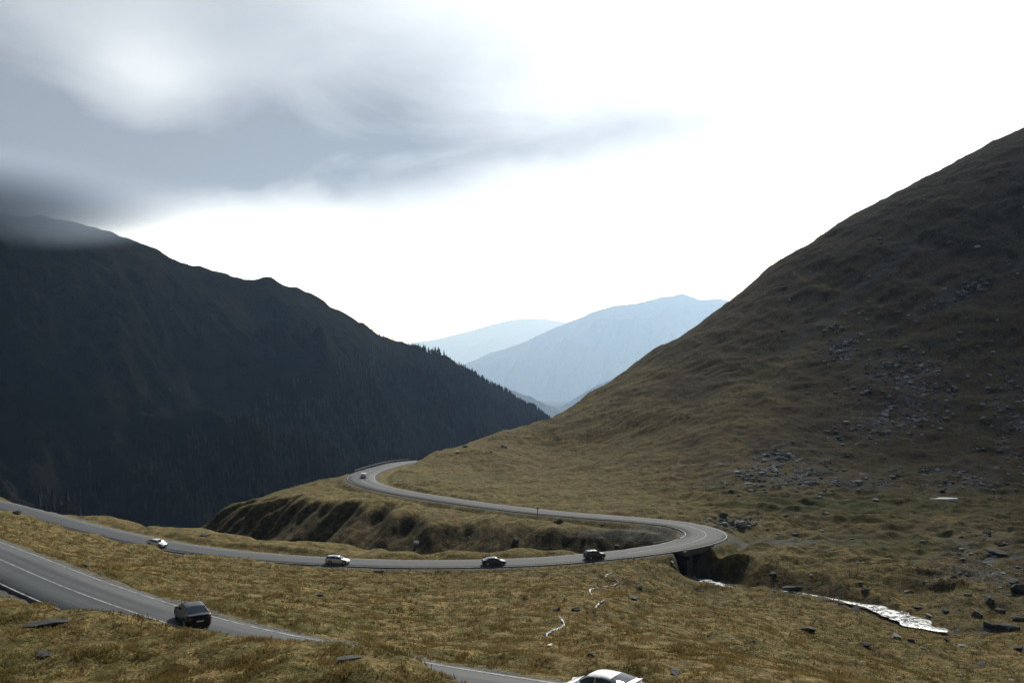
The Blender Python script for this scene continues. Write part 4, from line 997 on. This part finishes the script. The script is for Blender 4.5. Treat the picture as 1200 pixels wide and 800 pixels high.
def build_car(kind, pm, label, cat, roof_rail=False, spoiler=False, detail=True):
    s = SPEC[kind]; L, Wd = s['L'], s['W']; bx_, bz_ = zip(*s['belt']); rx_, rz_ = zip(*s['roof'])
    root = bpy.data.objects.new("car", None); COL.objects.link(root); tag(root, label, cat, "cars driving on the mountain road")
    xs = np.unique(np.concatenate([np.linspace(-L / 2, L / 2, 150), [-L / 2 + .01, L / 2 - .01]]))
    hwid = lambda x: Wd / 2 * (1 - 0.30 * max(0, (abs(x) - (L / 2 - .55)) / .55) ** 2.4)
    belt = lambda x: float(np.interp(x, bx_, bz_)); rf = lambda x: float(np.interp(x, rx_, rz_))
    def smooth_rf(x): return sum(rf(x + dx) for dx in (-.12, -.06, 0, .06, .12)) / 5
    def smooth_b(x): return sum(belt(min(max(x + dx, -L / 2), L / 2)) for dx in (-.08, -.04, 0, .04, .08)) / 5
    def wb(x): return (hwid(x) - .06)
    def wt(x): return wb(x) * .80
    def bot(x):
        z = s['clr'] + 0.10 * max(0, (abs(x) - (L / 2 - .5)) / .5)
        for a in (s['axf'], s['axr']):
            q = (s['wr'] + .06) ** 2 - (x - a) ** 2
            if q > 0: z = max(z, s['wr'] + math.sqrt(q))
        return z
    bm = bmesh.new(); rings = []
    x0g, x1g = rx_[0], rx_[-1]
    for x in xs:
        b = smooth_b(x); w_ = hwid(x); zb = min(bot(x), b - .12); pts = []
        top = b
        if x0g < x < x1g: top = max(b, smooth_rf(x))
        g = top - b
        # from centre of the roof outwards and down
        if g > 0.02:
            a, t_ = wb(x), wb(x) - (wb(x) - wt(x)) * min(1, g / .42)
            pts += [(0, top + .03), (t_ * .55, top + .022), (t_ * .88, top - .005), (t_ * .97 + a * .03, top - .05 * min(1, g / .2)), (a * .5 + t_ * .5, b + g * .5), (a, b + .01)]
        else:
            a = wb(x); pts += [(0, b + .035), (a * .4, b + .03), (a * .7, b + .02), (a * .85, b + .012), (a * .94, b + .008), (a, b)]
        hgt = b - zb
        pts += [(w_ - .012, b - .05), (w_, b - .16 if hgt > .3 else b - hgt * .4), (w_ + .012, zb + hgt * .42), (w_, zb + hgt * .15), (w_ - .04, zb), (w_ - .20, zb + .02)]
        rings.append([bm.verts.new((x, y_, z_)) for y_, z_ in pts[::1]])
    mir = [[(r_[0] if k == 0 else bm.verts.new((r_[k].co.x, -r_[k].co.y, r_[k].co.z))) for k in range(len(r_))] for r_ in rings]
    for side in (rings, mir):
        for i in range(len(side) - 1):
            for k in range(len(side[0]) - 1):
                try: bm.faces.new((side[i][k], side[i + 1][k], side[i + 1][k + 1], side[i][k + 1]))
                except ValueError: pass
    for i in (0, -1): bm.faces.new(rings[i] + mir[i][:0:-1])
    body = bm_obj("body", bm, pm, root, smooth=True)
    m2 = body.modifiers.new("edge", 'EDGE_SPLIT'); m2.split_angle = R(38)
    bm = bmesh.new(); box(bm, L - .5, Wd - .42, .35, (0, 0, s['clr'] + .22)); 
    box(bm, L - .15, Wd - .62, .10, (0, 0, s['clr'] + .06)); bm_obj("underbody", bm, M_under, root)
    # glass: side windows laid on the greenhouse side
    def side_pt(x, f, sg, out=.012):
        b, r_ = smooth_b(x), smooth_rf(x); g = r_ - b; f2 = f
        a = wb(x); t_ = wb(x) - (wb(x) - wt(x)) * min(1, g / .42)
        y_ = a + (t_ - a) * f2; return (x, sg * (y_ + out), b + g * f2)
    H0, H1 = .12, .84
    xa = x0g + s['cpil'] + .05; xb = x1g - .30
    for x in np.arange(x0g, 0, .02):
        if smooth_rf(x) - smooth_b(x) > .20: xa = max(xa if False else x, x0g + s['cpil']); break
    for x in np.arange(x1g, 0, -.02):
        if smooth_rf(x) - smooth_b(x) > .14: xb = x; break
    mid = (xa + xb) / 2 + .12; segs = [(xa, mid - .04), (mid + .04, xb)]
    if kind in ('estate', 'offroader'): segs = [(xa, xa + .62), (xa + .70, mid + .16), (mid + .24, xb)]
    for sg in (-1, 1):
        for (p0, p1) in segs:
            bm = bmesh.new(); N = 14; cols = []
            for k in range(N + 1):
                x = p0 + (p1 - p0) * k / N; g = smooth_rf(x) - smooth_b(x); h0 = .03 / max(g, .05) + .04; h1 = 1 - .075 / max(g, .08)
                if h1 < h0 + .02: h1 = h0 + .02
                cols.append([bm.verts.new(side_pt(x, h0 + (h1 - h0) * q / 3, sg)) for q in range(4)])
            for k in range(N):
                for q in range(3): bm.faces.new((cols[k][q], cols[k + 1][q], cols[k + 1][q + 1], cols[k][q + 1]))
            bm_obj("side_window", bm, mg, root, smooth=True)
    def screen(nm, xa_, xb_):
        bm = bmesh.new(); N = 12; cols = []
        for k in range(N + 1):
            x = xa_ + (xb_ - xa_) * k / N; b, r_ = smooth_b(x), smooth_rf(x); g = max(r_ - b, .0); t_ = wb(x) - (wb(x) - wt(x)) * min(1, g / .42)
            row = []
            for q in np.linspace(-1, 1, 9):
                aq = abs(q) * .90; zc = r_ + .03 - .008 * (aq / .55 if aq < .55 else 1) - (0.027 * (aq - .55) / .33 if aq > .55 else 0)
                row.append(bm.verts.new((x, q * .90 * t_, zc + .014)))
            cols.append(row)
        for k in range(N):
            for q in range(8): bm.faces.new((cols[k][q], cols[k + 1][q], cols[k + 1][q + 1], cols[k][q + 1]))
        bm_obj(nm, bm, mg, root, smooth=True)
    top = [x for x in np.arange(x0g, x1g, .02) if smooth_rf(x) > s['H'] - .075]
    screen("windscreen", top[-1] + .02, x1g - .08)
    screen("rear_window", x0g + .14 if kind in ('saloon', 'coupe') else x0g + .09, top[0] - .02)
    # wheels
    for a in (s['axf'], s['axr']):
        for sg in (-1, 1):
            bm = bmesh.new(); M = Matrix.Translation((a, sg * (Wd / 2 - .115), s['wr'])) @ Matrix.Rotation(R(90), 4, 'X')
            r_ = bmesh.ops.create_cone(bm, cap_ends=True, segments=28, radius1=s['wr'], radius2=s['wr'], depth=.21, matrix=M)
            wh = bm_obj("wheel", bm, M_tyre, root)
            bm = bmesh.new(); M = Matrix.Translation((a, sg * (Wd / 2 - .002), s['wr'])) @ Matrix.Rotation(R(90), 4, 'X')
            bmesh.ops.create_cone(bm, cap_ends=True, segments=28, radius1=s['wr'] * .66, radius2=s['wr'] * .66, depth=.012, matrix=M)
            for k in range(5):
                an = k * 2 * math.pi / 5; box(bm, s['wr'] * .62, .03, .05, (a + math.cos(an) * s['wr'] * .33, sg * (Wd / 2 + .008), s['wr'] + math.sin(an) * s['wr'] * .33), (0, -an, 0))
            rim = bm_obj("rim", bm, M_rim, root); rim.parent = wh
    # lamps, bumper trim, plate, mirrors
    for sg in (-1, 1):
        xf = L / 2 - .20; bm = bmesh.new(); box(bm, .30, .40, .15, (xf - .02, sg * (Wd / 2 - .34), .66 if kind != 'offroader' else .83), (0, 0, -sg * .42), bev=.03); bm_obj("headlight", bm, M_lamp, root)
        hz = smooth_b(-L / 2 + .1) - .16
        bm = bmesh.new(); box(bm, .16, .36, .17, (-L / 2 + .075, sg * (Wd / 2 - .285), hz), (0, 0, sg * .30), bev=.025); bm_obj("tail_light", bm, M_tail, root)
        bm = bmesh.new(); box(bm, .14, .20, .13, (x1g - .42, sg * (Wd / 2 + .06), smooth_b(x1g - .42) + .09), bev=.035); bm_obj("wing_mirror", bm, pm, root)
    bm = bmesh.new(); box(bm, .10, Wd - .46, .16, (-L / 2 + .02, 0, .36), bev=.02); bm_obj("bumper_trim", bm, M_under, root)
    bm = bmesh.new(); box(bm, .03, .50, .11, (-L / 2 - .035, 0, .50 if kind != 'saloon' else .62), bev=.005); bm_obj("number_plate", bm, M_plate, root)
    bm = bmesh.new(); box(bm, .06, .9, .14, (L / 2 - .01, 0, .50), bev=.01); bm_obj("grille", bm, M_under, root)
    if spoiler:
        bm = bmesh.new(); zz = smooth_b(-L / 2 + .12); box(bm, .20, Wd * .78, .035, (-L / 2 + .10, 0, zz + .10), (0, .12, 0), bev=.012)
        for sg in (-1, 1): box(bm, .10, .03, .10, (-L / 2 + .13, sg * Wd * .3, zz + .05))
        bm_obj("spoiler", bm, pm, root)
    if roof_rail:
        for sg in (-1, 1):
            bm = bmesh.new(); box(bm, 1.7, .035, .035, (-.75, sg * .56, s['H'] + .045), bev=.01)
            for x_ in (-1.5, -.75, 0): box(bm, .05, .03, .06, (x_, sg * .56, s['H'] + .01))
            bm_obj("roof_rail", bm, M_under, root)
    bm = bmesh.new(); bmesh.ops.create_cone(bm, cap_ends=True, segments=6, radius1=.006, radius2=.003, depth=.28, matrix=Matrix.Translation((-.95 if kind != 'saloon' else -.5, 0, s['H'] + .12)) @ Matrix.Rotation(R(-35), 4, 'Y')); bm_obj("aerial", bm, M_under, root)
    return root
def place(car, pix, D, lane, fwd_dir, yaw=0.0):
    i = near_idx(P(pix[0], pix[1], D)); t = RT[i] * fwd_dir; right = np.array([t[1], -t[0]])
    p = RC[i]; q = (p[0] + right[0] * lane, p[1] + right[1] * lane, p[2] + 0.035)
    car.location = q
    yawa = math.atan2(t[1], t[0]) + yaw; pitch = -math.asin(max(-.3, min(.3, t[2] / math.hypot(1, t[2]))))
    car.rotation_euler = (Matrix.Rotation(yawa, 3, 'Z') @ Matrix.Rotation(pitch, 3, 'Y')).to_euler()
P_black = simple("black_paint", (0.006, 0.006, 0.007), 0.35, 0, 0.3, 0.3); P_white = paint("white_paint", (0.78, 0.78, 0.78), 0, .35); P_silver = paint("silver_paint", (0.62, 0.64, 0.68), 0.3); P_blue = paint("dark_blue_paint", (0.008, 0.010, 0.028)); P_dark = paint("charcoal_paint", (0.010, 0.011, 0.012)); P_white2 = paint("pearl_paint", (0.72, 0.71, 0.76)); P_red = paint("dull_red_paint", (0.20, 0.03, 0.03))
c = build_car('saloon', P_black, "black saloon seen from behind, driving away on the near left road", "car"); place(c, (210, 737), 70.5, 1.35, 1, yaw=-0.36)
c = build_car('coupe', P_white, "white saloon with a boot spoiler, cut off by the bottom edge of the picture", "car", spoiler=True); place(c, (688, 832), 50.5, 1.7, 1)
c = build_car('estate', P_silver, "silver estate car heading right on the middle road", "car", roof_rail=True); place(c, (399, 658), 190.5, 1.45, 1)
c = build_car('saloon', P_blue, "dark blue saloon on the lower road between the silver and the black car", "car"); place(c, (578, 659), 192, 1.45, 1)
c = build_car('offroader', P_dark, "black off-roader heading right towards the bridge", "car", roof_rail=True); place(c, (693, 652), 197.5, 1.45, 1)
c = build_car('coupe', P_white2, "low white coupe heading down the far left road", "car"); place(c, (191, 638), 200, 1.55, 1)
c = build_car('estate', P_white, "tiny white car driving away on the far bend", "car"); place(c, (427, 559.5), 317, 0.8, 1)
